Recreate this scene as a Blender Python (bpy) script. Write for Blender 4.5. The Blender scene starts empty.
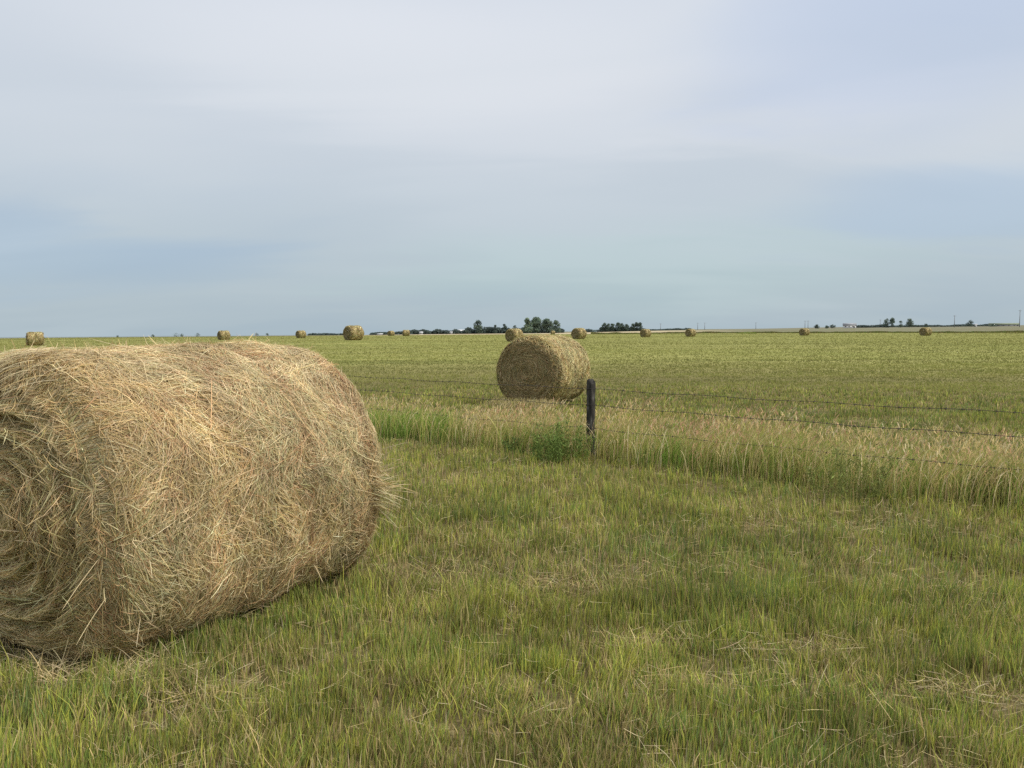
import bpy, math, random
import numpy as np
from mathutils import Matrix, Vector, Euler

rng = np.random.default_rng(7)
random.seed(7)
scene = bpy.context.scene
COL = scene.collection
PI = math.pi

# ------------------------------------------------------------------ camera
F = 788.0            # focal length in pixels of a 1024 wide frame
H = 1.60
PITCH = math.atan((384 - 329) / F)
ROLL = math.radians(-0.27)
cam_data = bpy.data.cameras.new('camera')
cam_data.sensor_width = 36.0
cam_data.lens = 36.0 * F / 1024.0
cam_data.clip_start = 0.05
cam_data.clip_end = 60000
cam = bpy.data.objects.new('camera', cam_data)
COL.objects.link(cam)
R = Euler((math.radians(90) - PITCH, 0, 0), 'XYZ').to_matrix() @ Matrix.Rotation(ROLL, 3, 'Z')
cam.matrix_world = Matrix.Translation((0, 0, H)) @ R.to_4x4()
scene.camera = cam


def ray(px, py):
    return R @ Vector(((px - 512) / F, -(py - 384) / F, -1.0))


def at(px, py, z=0.0):
    """ground point seen at a pixel of the photograph"""
    d = ray(px, py)
    t = (z - H) / d.z
    return (d.x * t, d.y * t)


# ------------------------------------------------------------------ noise
def hash2(ix, iy, seed):
    h = (ix.astype(np.int64) * 374761393 + iy.astype(np.int64) * 668265263 + seed * 974711) & 0x7fffffff
    h = ((h ^ (h >> 13)) * 1274126177) & 0x7fffffff
    h = h ^ (h >> 16)
    return (h & 0xffff) / 65535.0


def vnoise(x, y, seed=0):
    x = np.asarray(x, float); y = np.asarray(y, float)
    ix = np.floor(x); iy = np.floor(y)
    fx = x - ix; fy = y - iy
    fx = fx * fx * (3 - 2 * fx); fy = fy * fy * (3 - 2 * fy)
    a = hash2(ix, iy, seed); b = hash2(ix + 1, iy, seed)
    c = hash2(ix, iy + 1, seed); d = hash2(ix + 1, iy + 1, seed)
    return (a * (1 - fx) + b * fx) * (1 - fy) + (c * (1 - fx) + d * fx) * fy


def fbm(x, y, seed=0, octv=3):
    s = 0; w = 0; a = 1.0
    for k in range(octv):
        s = s + a * vnoise(x * 2 ** k + 17.3 * k, y * 2 ** k - 9.1 * k, seed + k)
        w += a; a *= 0.5
    return s / w


def sstep(a, b, x):
    t = np.clip((x - a) / (b - a), 0, 1)
    return t * t * (3 - 2 * t)


# ------------------------------------------------------------------ helpers
def tag(o, label=None, cat=None, group=None, kind=None):
    if label: o['label'] = label
    if cat: o['category'] = cat
    if group: o['group'] = group
    if kind: o['kind'] = kind
    return o


def empty(name, loc, rotz=0.0):
    o = bpy.data.objects.new(name, None)
    o.empty_display_size = 0.2
    o.location = loc; o.rotation_euler = (0, 0, rotz)
    COL.objects.link(o)
    return o


def link(name, me, mat, parent=None):
    if mat is not None and not me.materials:
        for m in (mat if isinstance(mat, (list, tuple)) else [mat]):
            me.materials.append(m)
    o = bpy.data.objects.new(name, me)
    COL.objects.link(o)
    if parent is not None:
        o.parent = parent
    return o


def mesh_np(name, V, quads=None, tris=None, col=None, smooth=False):
    me = bpy.data.meshes.new(name)
    V = np.asarray(V, np.float32).reshape(-1, 3)
    me.vertices.add(len(V))
    me.vertices.foreach_set('co', V.ravel())
    q = np.zeros((0, 4), np.int32) if quads is None else np.asarray(quads, np.int32)
    t = np.zeros((0, 3), np.int32) if tris is None else np.asarray(tris, np.int32)
    loops = np.concatenate([q.ravel(), t.ravel()])
    starts = np.concatenate([np.arange(len(q)) * 4, len(q) * 4 + np.arange(len(t)) * 3]).astype(np.int32)
    me.loops.add(len(loops))
    me.loops.foreach_set('vertex_index', loops.astype(np.int32))
    me.polygons.add(len(starts))
    me.polygons.foreach_set('loop_start', starts)
    if col is not None:
        at_ = me.attributes.new('Col', 'FLOAT_COLOR', 'POINT')
        c = np.ones((len(V), 4), np.float32)
        c[:, :3] = np.asarray(col, np.float32).reshape(-1, 3)
        at_.data.foreach_set('color', c.ravel())
    me.update(calc_edges=True)
    me.validate()
    if smooth:
        me.polygons.foreach_set('use_smooth', np.ones(len(me.polygons), bool))
    return me


class Strips:
    """collects ribbons (blades, straws, leaves) and writes them as ONE mesh"""
    def __init__(self):
        self.V = []; self.Q = []; self.T = []; self.C = []; self.n = 0

    def blades(self, base, h, w, lean_az, lean, bend, col0, col1, face_az=None):
        """upright tapering grass blades: 5 vertices each"""
        N = len(base)
        if N == 0: return
        if face_az is None: face_az = rng.uniform(0, PI, N)
        d = np.stack([np.cos(lean_az), np.sin(lean_az), np.zeros(N)], 1)
        s = np.stack([np.cos(face_az), np.sin(face_az), np.zeros(N)], 1) * (w * 0.5)[:, None]
        mid = base + d * (lean * h * 0.45)[:, None]
        mid[:, 2] += h * 0.55
        tip = base + d * ((lean + bend) * h)[:, None]
        tip[:, 2] += h * np.sqrt(np.clip(1 - (0.6 * (lean + bend)) ** 2, 0.08, 1))
        v = np.stack([base - s, base + s, mid + s * 0.8, mid - s * 0.8, tip], 1)
        i = self.n + np.arange(N) * 5
        self.V.append(v.reshape(-1, 3))
        self.Q.append(np.stack([i, i + 1, i + 2, i + 3], 1))
        self.T.append(np.stack([i + 3, i + 2, i + 4], 1))
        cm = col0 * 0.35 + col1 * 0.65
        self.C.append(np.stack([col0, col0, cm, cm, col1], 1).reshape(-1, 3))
        self.n += N * 5

    def ribbons(self, P, wid, nrm, col, taper=0.35, col_end=None):
        """P: (N,K,3) centre lines, nrm (N,K,3) surface normals"""
        N, K, _ = P.shape
        if N == 0: return
        T = np.gradient(P, axis=1)
        S = np.cross(T, nrm)
        S /= (np.linalg.norm(S, axis=2, keepdims=True) + 1e-9)
        prof = np.ones(K); prof[-1] = taper; prof[0] = 0.8
        S = S * (wid[:, None] * 0.5 * prof[None, :])[:, :, None]
        v = np.stack([P - S, P + S], 2)          # N,K,2,3
        i = self.n + np.arange(N)[:, None] * (2 * K) + np.arange(K - 1)[None, :] * 2
        self.V.append(v.reshape(-1, 3))
        self.Q.append(np.stack([i, i + 1, i + 3, i + 2], 2).reshape(-1, 4))
        if col_end is None:
            c = np.repeat(col, 2 * K, axis=0)
        else:
            t = np.linspace(0, 1, K)[None, :, None]
            cc = col[:, None, :] * (1 - t) + col_end[:, None, :] * t
            c = np.repeat(cc.reshape(-1, 3), 2, axis=0)
        self.C.append(c)
        self.n += N * 2 * K

    def leaves(self, c, size, col, elong=1.6, up=None):
        """free floating leaf quads (kite shaped), random orientation"""
        N = len(c)
        a = rng.normal(size=(N, 3))
        if up is not None: a[:, 2] = a[:, 2] * 0.5 + up
        a /= np.linalg.norm(a, axis=1, keepdims=True)
        b = rng.normal(size=(N, 3)); b -= a * (a * b).sum(1, keepdims=True)
        b /= np.linalg.norm(b, axis=1, keepdims=True)
        a = a * (size * 0.5 * elong)[:, None]; b = b * (size * 0.5)[:, None]
        v = np.stack([c - a, c + b * 0.9, c + a, c - b * 0.9], 1)
        i = self.n + np.arange(N) * 4
        self.V.append(v.reshape(-1, 3))
        self.Q.append(np.stack([i, i + 1, i + 2, i + 3], 1))
        self.C.append(np.repeat(col, 4, axis=0))
        self.n += N * 4

    def mesh(self, name):
        return mesh_np(name, np.concatenate(self.V), np.concatenate(self.Q) if self.Q else None,
                       np.concatenate(self.T) if self.T else None, np.concatenate(self.C))


class Solid:
    """collects boxes / tubes / quads into one mesh"""
    def __init__(self):
        self.V = []; self.Q = []; self.n = 0

    def add(self, V, Q):
        V = np.asarray(V, float).reshape(-1, 3)
        self.V.append(V); self.Q.append(np.asarray(Q) + self.n); self.n += len(V)

    def box(self, x0, x1, y0, y1, z0, z1):
        v = [(x, y, z) for z in (z0, z1) for (x, y) in ((x0, y0), (x1, y0), (x1, y1), (x0, y1))]
        q = [(3, 2, 1, 0), (4, 5, 6, 7), (0, 1, 5, 4), (1, 2, 6, 5), (2, 3, 7, 6), (3, 0, 4, 7)]
        self.add(v, q)

    def prism(self, prof, x0, x1):
        """gable profile [(y,z)...] extruded along x (4 or 5 points)"""
        n = len(prof)
        v = [(x0, y, z) for y, z in prof] + [(x1, y, z) for y, z in prof]
        q = [(i, (i + 1) % n, n + (i + 1) % n, n + i) for i in range(n)]
        if n == 4:
            q += [(3, 2, 1, 0), (4, 5, 6, 7)]
        else:
            q += [(0, 4, 3, 1), (1, 3, 2, 1), (5, 6, 8, 9), (6, 7, 8, 6)]
        self.add(v, [x for x in q if len(set(x)) == 4])
        return [x for x in q if len(set(x)) < 4]

    def tube(self, pts, rads, n=8, cap=True):
        pts = [Vector(p) for p in pts]
        V = []
        for k, p in enumerate(pts):
            t = (pts[min(k + 1, len(pts) - 1)] - pts[max(k - 1, 0)]).normalized()
            a = t.orthogonal().normalized(); b = t.cross(a)
            if k and False: pass
            # keep a stable frame
            ref = Vector((1, 0, 0)) if abs(t.x) < 0.8 else Vector((0, 0, 1))
            a = (ref - t * ref.dot(t)).normalized(); b = t.cross(a)
            for j in range(n):
                an = 2 * PI * j / n
                V.append(p + (a * math.cos(an) + b * math.sin(an)) * rads[k])
        Q = []
        for k in range(len(pts) - 1):
            for j in range(n):
                Q.append((k * n + j, k * n + (j + 1) % n, (k + 1) * n + (j + 1) % n, (k + 1) * n + j))
        if cap and n == 8:
            for k, rev in ((0, True), (len(pts) - 1, False)):
                o = k * n
                for q in ((0, 1, 2, 3), (0, 3, 4, 7), (7, 4, 5, 6)):
                    q = [o + i for i in q]
                    Q.append(q[::-1] if rev else q)
        if cap and n == 4:
            Q.append((3, 2, 1, 0)); o = (len(pts) - 1) * 4; Q.append((o, o + 1, o + 2, o + 3))
        self.add([tuple(v) for v in V], Q)

    def mesh(self, name, smooth=False):
        return mesh_np(name, np.concatenate(self.V), np.concatenate(self.Q), smooth=smooth)


# ------------------------------------------------------------------ materials
def new_mat(name):
    m = bpy.data.materials.new(name); m.use_nodes = True
    nt = m.node_tree; nt.nodes.clear()
    return m, nt, nt.nodes, nt.links


def strand_mat(name, transl=0.3, rough=0.55, spec=0.25, gain=1.0):
    m, nt, N, L = new_mat(name)
    out = N.new('ShaderNodeOutputMaterial')
    a = N.new('ShaderNodeAttribute'); a.attribute_name = 'Col'
    p = N.new('ShaderNodeBsdfPrincipled')
    p.inputs['Roughness'].default_value = rough
    p.inputs['Specular IOR Level'].default_value = spec
    src = a.outputs['Color']
    if gain != 1.0:
        g = N.new('ShaderNodeMix'); g.data_type = 'RGBA'; g.blend_type = 'MULTIPLY'
        g.inputs[0].default_value = 1.0
        L.new(src, g.inputs[6]); g.inputs[7].default_value = (gain, gain, gain, 1)
        src = g.outputs[2]
    L.new(src, p.inputs['Base Color'])
    if transl > 0:
        t = N.new('ShaderNodeBsdfTranslucent'); L.new(src, t.inputs['Color'])
        mx = N.new('ShaderNodeMixShader'); mx.inputs[0].default_value = transl
        L.new(p.outputs[0], mx.inputs[1]); L.new(t.outputs[0], mx.inputs[2])
        L.new(mx.outputs[0], out.inputs[0])
    else:
        L.new(p.outputs[0], out.inputs[0])
    return m


def noise_mat(name, stops, scale=5.0, detail=6, rough=0.85, stretch=(1, 1, 1), bump=0.0, bump_scale=None, coord='Object', spec=0.2):
    """stops: [(pos, rgb), ...] over a noise field"""
    m, nt, N, L = new_mat(name)
    out = N.new('ShaderNodeOutputMaterial')
    p = N.new('ShaderNodeBsdfPrincipled')
    p.inputs['Roughness'].default_value = rough
    p.inputs['Specular IOR Level'].default_value = spec
    tc = N.new('ShaderNodeTexCoord'); mp = N.new('ShaderNodeMapping')
    mp.inputs['Scale'].default_value = stretch
    L.new(tc.outputs[coord], mp.inputs[0])
    nz = N.new('ShaderNodeTexNoise'); nz.inputs['Scale'].default_value = scale
    nz.inputs['Detail'].default_value = detail; nz.inputs['Roughness'].default_value = 0.62
    L.new(mp.outputs[0], nz.inputs['Vector'])
    cr = N.new('ShaderNodeValToRGB')
    el = cr.color_ramp.elements
    el[0].position, el[0].color = stops[0][0], (*stops[0][1], 1)
    el[1].position, el[1].color = stops[-1][0], (*stops[-1][1], 1)
    for pos, c in stops[1:-1]:
        e = el.new(pos); e.color = (*c, 1)
    L.new(nz.outputs['Fac'], cr.inputs[0])
    L.new(cr.outputs[0], p.inputs['Base Color'])
    if bump > 0:
        b = N.new('ShaderNodeBump'); b.inputs['Strength'].default_value = 1.0
        b.inputs['Distance'].default_value = bump
        src = nz
        if bump_scale:
            src = N.new('ShaderNodeTexNoise'); src.inputs['Scale'].default_value = bump_scale
            src.inputs['Detail'].default_value = 5
            L.new(mp.outputs[0], src.inputs['Vector'])
        L.new(src.outputs['Fac'], b.inputs['Height'])
        L.new(b.outputs[0], p.inputs['Normal'])
    L.new(p.outputs[0], out.inputs[0])
    return m


M_blade = strand_mat('grass_blade', 0.34, 0.6, 0.14)
M_straw = strand_mat('straw_strand', 0.22, 0.55, 0.2)
M_leaf = strand_mat('leaf', 0.3, 0.7, 0.08)
M_core = noise_mat('hay_core', [(0.3, (0.10, 0.072, 0.034)), (0.55, (0.20, 0.15, 0.07)), (0.75, (0.32, 0.24, 0.11))], 14, bump=0.02)  # dark browns carry the shade of the gaps between straws
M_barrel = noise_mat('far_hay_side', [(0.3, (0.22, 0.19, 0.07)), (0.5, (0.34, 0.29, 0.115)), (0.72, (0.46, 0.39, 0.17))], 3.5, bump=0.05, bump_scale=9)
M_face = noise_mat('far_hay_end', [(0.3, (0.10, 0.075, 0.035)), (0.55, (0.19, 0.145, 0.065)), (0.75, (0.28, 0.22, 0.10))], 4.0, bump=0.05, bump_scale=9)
M_wood = noise_mat('weathered_post', [(0.36, (0.010, 0.009, 0.008)), (0.54, (0.040, 0.037, 0.032)), (0.63, (0.10, 0.095, 0.085)), (0.74, (0.27, 0.26, 0.24))], 9, 8, 0.9, (2.2, 2.2, 0.5), bump=0.008)
M_wire = noise_mat('rusty_wire', [(0.3, (0.03, 0.024, 0.02)), (0.7, (0.07, 0.055, 0.045))], 40, rough=0.6)
M_bark = noise_mat('bark', [(0.3, (0.05, 0.045, 0.04)), (0.7, (0.12, 0.11, 0.10))], 3)
M_pole = noise_mat('pole_wood', [(0.3, (0.19, 0.20, 0.21)), (0.7, (0.24, 0.25, 0.26))], 2)
M_white = noise_mat('white_siding', [(0.3, (0.62, 0.62, 0.62)), (0.7, (0.74, 0.74, 0.73))], 0.6)
M_greyroof = noise_mat('grey_roof', [(0.3, (0.20, 0.21, 0.22)), (0.7, (0.28, 0.28, 0.29))], 0.5)
M_paleroof = noise_mat('pale_metal_roof', [(0.3, (0.42, 0.43, 0.43)), (0.7, (0.52, 0.52, 0.52))], 0.4, rough=0.5)
M_dark = noise_mat('dark_opening', [(0.3, (0.03, 0.03, 0.035)), (0.7, (0.06, 0.06, 0.065))], 1)
M_greenroof = noise_mat('olive_roof', [(0.3, (0.14, 0.17, 0.11)), (0.7, (0.20, 0.22, 0.15))], 0.4)
M_hill = noise_mat('far_hill', [(0.3, (0.13, 0.16, 0.17)), (0.7, (0.15, 0.175, 0.185))], 0.002, coord='Object')  # blue-grey of the distance haze is put into the base colour


# ------------------------------------------------------------------ terrain
# rows: azimuth columns (photo px); values: ground height at each distance
DK = np.array([0, 140, 180, 250, 320, 450, 700, 1200, 2500, 6000, 14000.0])
PX = np.array([-900, 0, 330, 512, 720, 900, 1060, 1900.0])
ZK = np.array([
    [0, 0, 0, -.3, -.9, -2.2, -4.2, -8.0, -19, -46, -110],
    [0, 0, 0, -.3, -.9, -2.2, -4.2, -8.0, -19, -46, -110],
    [0, 0, 0, -.2, -.6, -1.5, -3.2, -6.4, -15, -38, -95],
    [0, 0, 0, -.1, -.35, -1.1, -2.3, -4.6, -9, -22, -60],
    [0, 0, 0, .0, .05, .15, .2, .0, -1.5, -8, -30],
    [0, 0, 0, .05, .12, .5, 1.3, 3.0, 3.2, -4, -25],
    [0, 0, 0, .1, .2, .7, 1.8, 3.6, 3.8, -4, -25],
    [0, 0, 0, .1, .2, .7, 1.8, 3.6, 3.8, -4, -25]])


def terrain(x, y):
    x = np.asarray(x, float); y = np.asarray(y, float)
    d = np.hypot(x, y)
    px = np.where(y > 1e-3, 512 + F * x / np.maximum(y, 1e-3), np.where(x > 0, 1900, -900))
    px = np.clip(px, -900, 1899.9)
    i = np.clip(np.searchsorted(PX, px, side='right') - 1, 0, len(PX) - 2)
    t = (px - PX[i]) / (PX[i + 1] - PX[i]); t = t * t * (3 - 2 * t)
    dd = np.clip(d, 0, 13999)
    j = np.clip(np.searchsorted(DK, dd, side='right') - 1, 0, len(DK) - 2)
    s = (dd - DK[j]) / (DK[j + 1] - DK[j])
    z0 = ZK[i, j] * (1 - s) + ZK[i, j + 1] * s
    z1 = ZK[i + 1, j] * (1 - s) + ZK[i + 1, j + 1] * s
    z = z0 * (1 - t) + z1 * t
    # small unevenness of the meadow
    z = z + (fbm(x * 0.35, y * 0.35, 3, 2) - 0.5) * 0.05 * sstep(60, 20, d) + (fbm(x * 0.03, y * 0.03, 5, 2) - 0.5) * 0.25 * sstep(20, 60, d)
    kx, ky = 96 * (354 - 512) / F / math.hypot((354 - 512) / F, 1), 96 / math.hypot((354 - 512) / F, 1)
    z = z + 0.42 * np.exp(-((x - kx) / 14) ** 2 - ((y - ky) / 12) ** 2)
    return z


def terrain1(x, y):
    return float(terrain(np.array([x]), np.array([y]))[0])


def spot(px, D):
    """ground point in the direction of a photo column at distance D"""
    x = (px - 512) / F; n = math.hypot(x, 1)
    X, Y = D * x / n, D / n
    return X, Y, terrain1(X, Y)


def build_ground():
    rad = np.concatenate([[0.0], np.geomspace(0.6, 14000, 230)])
    # finer azimuth in the direction the photograph looks
    az = np.concatenate([np.linspace(-PI, -0.75, 50, endpoint=False), np.linspace(-0.75, 0.75, 240, endpoint=False), np.linspace(0.75, PI, 50, endpoint=False)])
    A, D = np.meshgrid(az, rad[1:])
    X = D * np.sin(A); Y = D * np.cos(A)
    Z = terrain(X, Y)
    na = len(az); nr = len(rad) - 1
    V = np.concatenate([[[0, 0, terrain1(0, 0)]], np.stack([X, Y, Z], 2).reshape(-1, 3)])
    k, j = np.meshgrid(np.arange(nr - 1), np.arange(na), indexing='ij')
    q = np.stack([1 + k * na + j, 1 + k * na + (j + 1) % na, 1 + (k + 1) * na + (j + 1) % na, 1 + (k + 1) * na + j], 2).reshape(-1, 4)[:, ::-1]
    j = np.arange(na)
    t = np.stack([np.zeros(na, int), 1 + j, 1 + (j + 1) % na], 1)[:, ::-1]
    me = mesh_np('ground', V, q, t, smooth=True)
    m, nt, N, L = new_mat('meadow_ground')
    out = N.new('ShaderNodeOutputMaterial')
    p = N.new('ShaderNodeBsdfPrincipled'); p.inputs['Roughness'].default_value = 0.95
    p.inputs['Specular IOR Level'].default_value = 0.05
    tc = N.new('ShaderNodeTexCoord')

    def noise(scale, stretch=(1, 1, 1), detail=5, rough=0.6):
        mp = N.new('ShaderNodeMapping'); mp.inputs['Scale'].default_value = stretch
        L.new(tc.outputs['Object'], mp.inputs[0])
        n = N.new('ShaderNodeTexNoise'); n.inputs['Scale'].default_value = scale
        n.inputs['Detail'].default_value = detail; n.inputs['Roughness'].default_value = rough
        L.new(mp.outputs[0], n.inputs['Vector'])
        return n.outputs['Fac']

    def ramp(fac, stops):
        cr = N.new('ShaderNodeValToRGB'); el = cr.color_ramp.elements
        el[0].position, el[0].color = stops[0][0], (*stops[0][1], 1)
        el[1].position, el[1].color = stops[-1][0], (*stops[-1][1], 1)
        for pos, c in stops[1:-1]:
            e = el.new(pos); e.color = (*c, 1)
        L.new(fac, cr.inputs[0]); return cr.outputs[0]

    def mix(f, a, b, mode='MIX'):
        g = N.new('ShaderNodeMix'); g.data_type = 'RGBA'; g.blend_type = mode
        if isinstance(f, float): g.inputs[0].default_value = f
        else: L.new(f, g.inputs[0])
        for s, v in ((6, a), (7, b)):
            if isinstance(v, tuple): g.inputs[s].default_value = (*v, 1)
            else: L.new(v, g.inputs[s])
        return g.outputs[2]

    def rng_(v, a, b):
        r = N.new('ShaderNodeMapRange'); r.interpolation_type = 'SMOOTHSTEP'
        r.inputs[1].default_value = a; r.inputs[2].default_value = b
        L.new(v, r.inputs[0]); return r.outputs[0]

    # distance from the gate corner where the mown grass starts (world position)
    ln = N.new('ShaderNodeVectorMath'); ln.operation = 'LENGTH'
    L.new(tc.outputs['Object'], ln.inputs[0]); dist = ln.outputs['Value']
    soil = ramp(noise(7, detail=8, rough=0.7), [(0.32, (0.05, 0.04, 0.02)), (0.52, (0.11, 0.09, 0.042)), (0.68, (0.22, 0.175, 0.085))])
    grass_a = ramp(noise(0.16, (0.22, 1.4, 1), 8, 0.66), [(0.30, (0.155, 0.168, 0.048)), (0.45, (0.198, 0.203, 0.06)), (0.58, (0.24, 0.232, 0.08)), (0.72, (0.178, 0.19, 0.055))])
    grass_b = ramp(noise(1.2, (0.5, 1, 1), 6, 0.7), [(0.33, (0.55, 0.57, 0.50)), (0.55, (1, 1, 1)), (0.72, (1.28, 1.2, 1.2))])
    grass = mix(1.0, grass_a, grass_b, 'MULTIPLY')
    c = mix(rng_(dist, 14, 45), soil, grass)
    stub = ramp(noise(0.02, (0.4, 1.5, 1), 4), [(0.3, (0.27, 0.225, 0.145)), (0.55, (0.36, 0.30, 0.19)), (0.75, (0.24, 0.22, 0.13))])
    brown = ramp(noise(0.012, (0.3, 2.5, 1), 4), [(0.36, (0.105, 0.085, 0.055)), (0.5, (0.15, 0.145, 0.088)), (0.64, (0.125, 0.14, 0.08))])
    far = ramp(noise(0.003, (0.4, 2.0, 1), 5), [(0.33, (0.11, 0.115, 0.075)), (0.5, (0.15, 0.14, 0.095)), (0.65, (0.10, 0.115, 0.08))])
    # the edge of the mown meadow wanders a little
    wob = N.new('ShaderNodeMath'); wob.operation = 'MULTIPLY_ADD'
    L.new(noise(0.02, detail=2), wob.inputs[0]); wob.inputs[1].default_value = 34.0; L.new(dist, wob.inputs[2])
    wd = wob.outputs[0]
    sep = N.new('ShaderNodeSeparateXYZ'); L.new(tc.outputs['Object'], sep.inputs[0])
    # pale stubble in the middle, browner ground to the right
    ratio = N.new('ShaderNodeMath'); ratio.operation = 'DIVIDE'
    L.new(sep.outputs[0], ratio.inputs[0]); L.new(dist, ratio.inputs[1])
    fld = mix(rng_(ratio.outputs[0], 0.16, 0.30), stub, brown)
    leftfar = mix(rng_(ratio.outputs[0], -0.30, -0.16), far, fld)
    c = mix(rng_(wd, 258, 266), c, leftfar)
    c = mix(rng_(dist, 480, 720), c, far)
    L.new(c, p.inputs['Base Color'])
    b = N.new('ShaderNodeBump'); b.inputs['Strength'].default_value = 0.8; b.inputs['Distance'].default_value = 0.05
    L.new(noise(9, detail=6, rough=0.7), b.inputs['Height']); L.new(b.outputs[0], p.inputs['Normal'])
    L.new(p.outputs[0], out.inputs[0])
    o = link('ground', me, m); tag(o, 'level mown meadow ground running to the horizon', 'ground', kind='structure')


build_ground()

# blue ridge on the far left
az = np.linspace(-0.75, -0.17, 90)
px_ = 512 + F * np.tan(az)
Dh = 9500.0
hx = Dh * np.sin(az); hy = Dh * np.cos(az)
# ridge crest height: eye level of the camera is 1.6 m
crest = -72 + 14 * fbm(az * 14, az * 0, 4, 3) * sstep(-0.18, -0.30, az) + 4
Vh = np.concatenate([np.stack([hx, hy, np.full_like(hx, -110)], 1), np.stack([hx, hy + 700, crest], 1), np.stack([hx, hy + 2200, np.full_like(hx, -110)], 1)])
n = len(az); i = np.arange(n - 1)
q = np.concatenate([np.stack([i, i + 1, n + i + 1, n + i], 1), np.stack([n + i, n + i + 1, 2 * n + i + 1, 2 * n + i], 1)])
tag(link('hills', mesh_np('hills', Vh, q, smooth=True), M_hill), 'low hazy blue ridge along the far left horizon', 'hills', kind='structure')

# ------------------------------------------------------------------ hay bales
GOLD = np.array([0.54, 0.405, 0.19]); TAN = np.array([0.51, 0.41, 0.235]); PALE = np.array([0.68, 0.57, 0.34])
GREY = np.array([0.37, 0.35, 0.19]); REDB = np.array([0.43, 0.27, 0.14]); OLIVE = np.array([0.33, 0.29, 0.125]); DARK = np.array([0.17, 0.125, 0.065])


class Bale:
    """axis along local +Y, near end at y=0, resting on local z=0"""
    def __init__(self, a, b, L, rim=0.10, seed=0, bump=0.02, bulge=0.05, flat=0.07, rim2=None, ridge=0.02, sq=2.0):
        self.sq = sq
        self.rim2 = rim if rim2 is None else rim2; self.ridge = ridge
        self.a, self.b, self.L, self.rim, self.seed, self.bmp, self.bulge, self.flat = a, b, L, rim, seed, bump, bulge, flat
        self.cz = b - flat

    def radial(self, u, phi):
        e = np.minimum(u, self.L - u)
        rim = np.where(u > self.L * 0.5, self.rim2, self.rim)
        t = np.clip(1 - e / rim, 0, 1)
        k = 1 - (1 - np.sqrt(np.clip(1 - t * t, 0, 1))) * (rim / self.b) * 0.9
        nz = (fbm(np.cos(phi) * 2.2 + 5, np.sin(phi) * 2.2 + u * 2.2, self.seed + 11, 3) - 0.5) * 2 * self.bmp
        nz = nz + (fbm(u * 5.0, phi * 0.7, self.seed + 31, 2) - 0.5) * self.bmp * 1.4
        return k, nz

    def full(self, phi):
        # the settled roll is a little squarer than a circle, most of all in its lower half
        n = np.where(np.sin(phi) < 0, self.sq, 2 + (self.sq - 2) * 0.35)
        return (np.abs(np.cos(phi)) ** n + np.abs(np.sin(phi)) ** n + 1e-9) ** (-1 / n)

    def squash(self, P):
        # the bale has settled: bottom pressed flat on the ground
        z = P[..., 2]
        lo = -self.b + self.flat
        z2 = np.where(z < lo + 0.10, lo + 0.10 - (1 - np.exp(-(lo + 0.10 - z) / 0.10)) * 0.10, z)
        P = P.copy(); P[..., 2] = z2 + self.cz
        return P

    def side(self, u, phi, dr=0.0):
        uc = np.clip(u, 0.0, self.L)
        k, nz = self.radial(uc, phi)
        rr = k * self.full(phi)
        c, s = np.cos(phi), np.sin(phi)
        P = np.stack([(self.a * rr + nz + dr) * c, u, (self.b * rr + nz + dr) * s], -1)
        return self.squash(P)

    def end(self, rho, phi, dn=0.0, near=True):
        """rho 0..1"""
        h = self.bulge * (1 - rho ** 2) + self.ridge * np.sin(2 * PI * (rho * 6.0 + phi / (2 * PI))) * sstep(0.05, 0.3, rho) * sstep(1.0, 0.8, rho)
        h = h + (fbm(rho * np.cos(phi) * 4 + 3, rho * np.sin(phi) * 4, self.seed + 51, 3) - 0.5) * 0.05
        h = h * sstep(1.02, 0.9, rho) + dn
        kk = (1 - (self.rim if near else self.rim2) / self.b * 0.9) * self.full(phi)
        y = -h if near else self.L + h
        P = np.stack([self.a * kk * rho * np.cos(phi), y, self.b * kk * rho * np.sin(phi)], -1)
        return self.squash(P)

    def core_side(self, name, nu=40, nphi=96, dr=-0.03):
        u = self.L * 0.5 * (1 - np.cos(np.linspace(0, PI, nu)))
        phi = np.linspace(0, 2 * PI, nphi, endpoint=False)
        U, Ph = np.meshgrid(u, phi, indexing='ij')
        P = self.side(U, Ph, dr)
        i, j = np.meshgrid(np.arange(nu - 1), np.arange(nphi), indexing='ij')
        q = np.stack([i * nphi + j, i * nphi + (j + 1) % nphi, (i + 1) * nphi + (j + 1) % nphi, (i + 1) * nphi + j], 2).reshape(-1, 4)
        return P.reshape(-1, 3), q

    def core_end(self, near=True, nr=24, nphi=96, dn=-0.03):
        rho = np.linspace(0.02, 1.0, nr); phi = np.linspace(0, 2 * PI, nphi, endpoint=False)
        Rh, Ph = np.meshgrid(rho, phi, indexing='ij')
        P = self.end(Rh, Ph, dn, near).reshape(-1, 3)
        i, j = np.meshgrid(np.arange(nr - 1), np.arange(nphi), indexing='ij')
        q = np.stack([i * nphi + j, i * nphi + (j + 1) % nphi, (i + 1) * nphi + (j + 1) % nphi, (i + 1) * nphi + j], 2).reshape(-1, 4)
        c = np.mean(P[:nphi], axis=0, keepdims=True)
        P = np.concatenate([P, c])
        jj = np.arange(nphi)
        t = np.stack([np.full(nphi, nr * nphi), (jj + 1) % nphi, jj], 1)
        return P, (q[:, ::-1] if not near else q), t


def pick(weights, palette):
    """weights (N,K) -> colours"""
    w = weights / weights.sum(1, keepdims=True)
    c = np.cumsum(w, 1)
    r = rng.random((len(w), 1))
    k = (r > c).sum(1).clip(0, len(palette) - 1)
    return np.array(palette)[k]


def jitter(col, a=0.22, hue=0.05):
    N = len(col)
    return np.clip(col * rng.uniform(1 - a, 1 + a, (N, 1)) * rng.uniform(1 - hue, 1 + hue, (N, 3)), 0.005, 0.9)


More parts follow.
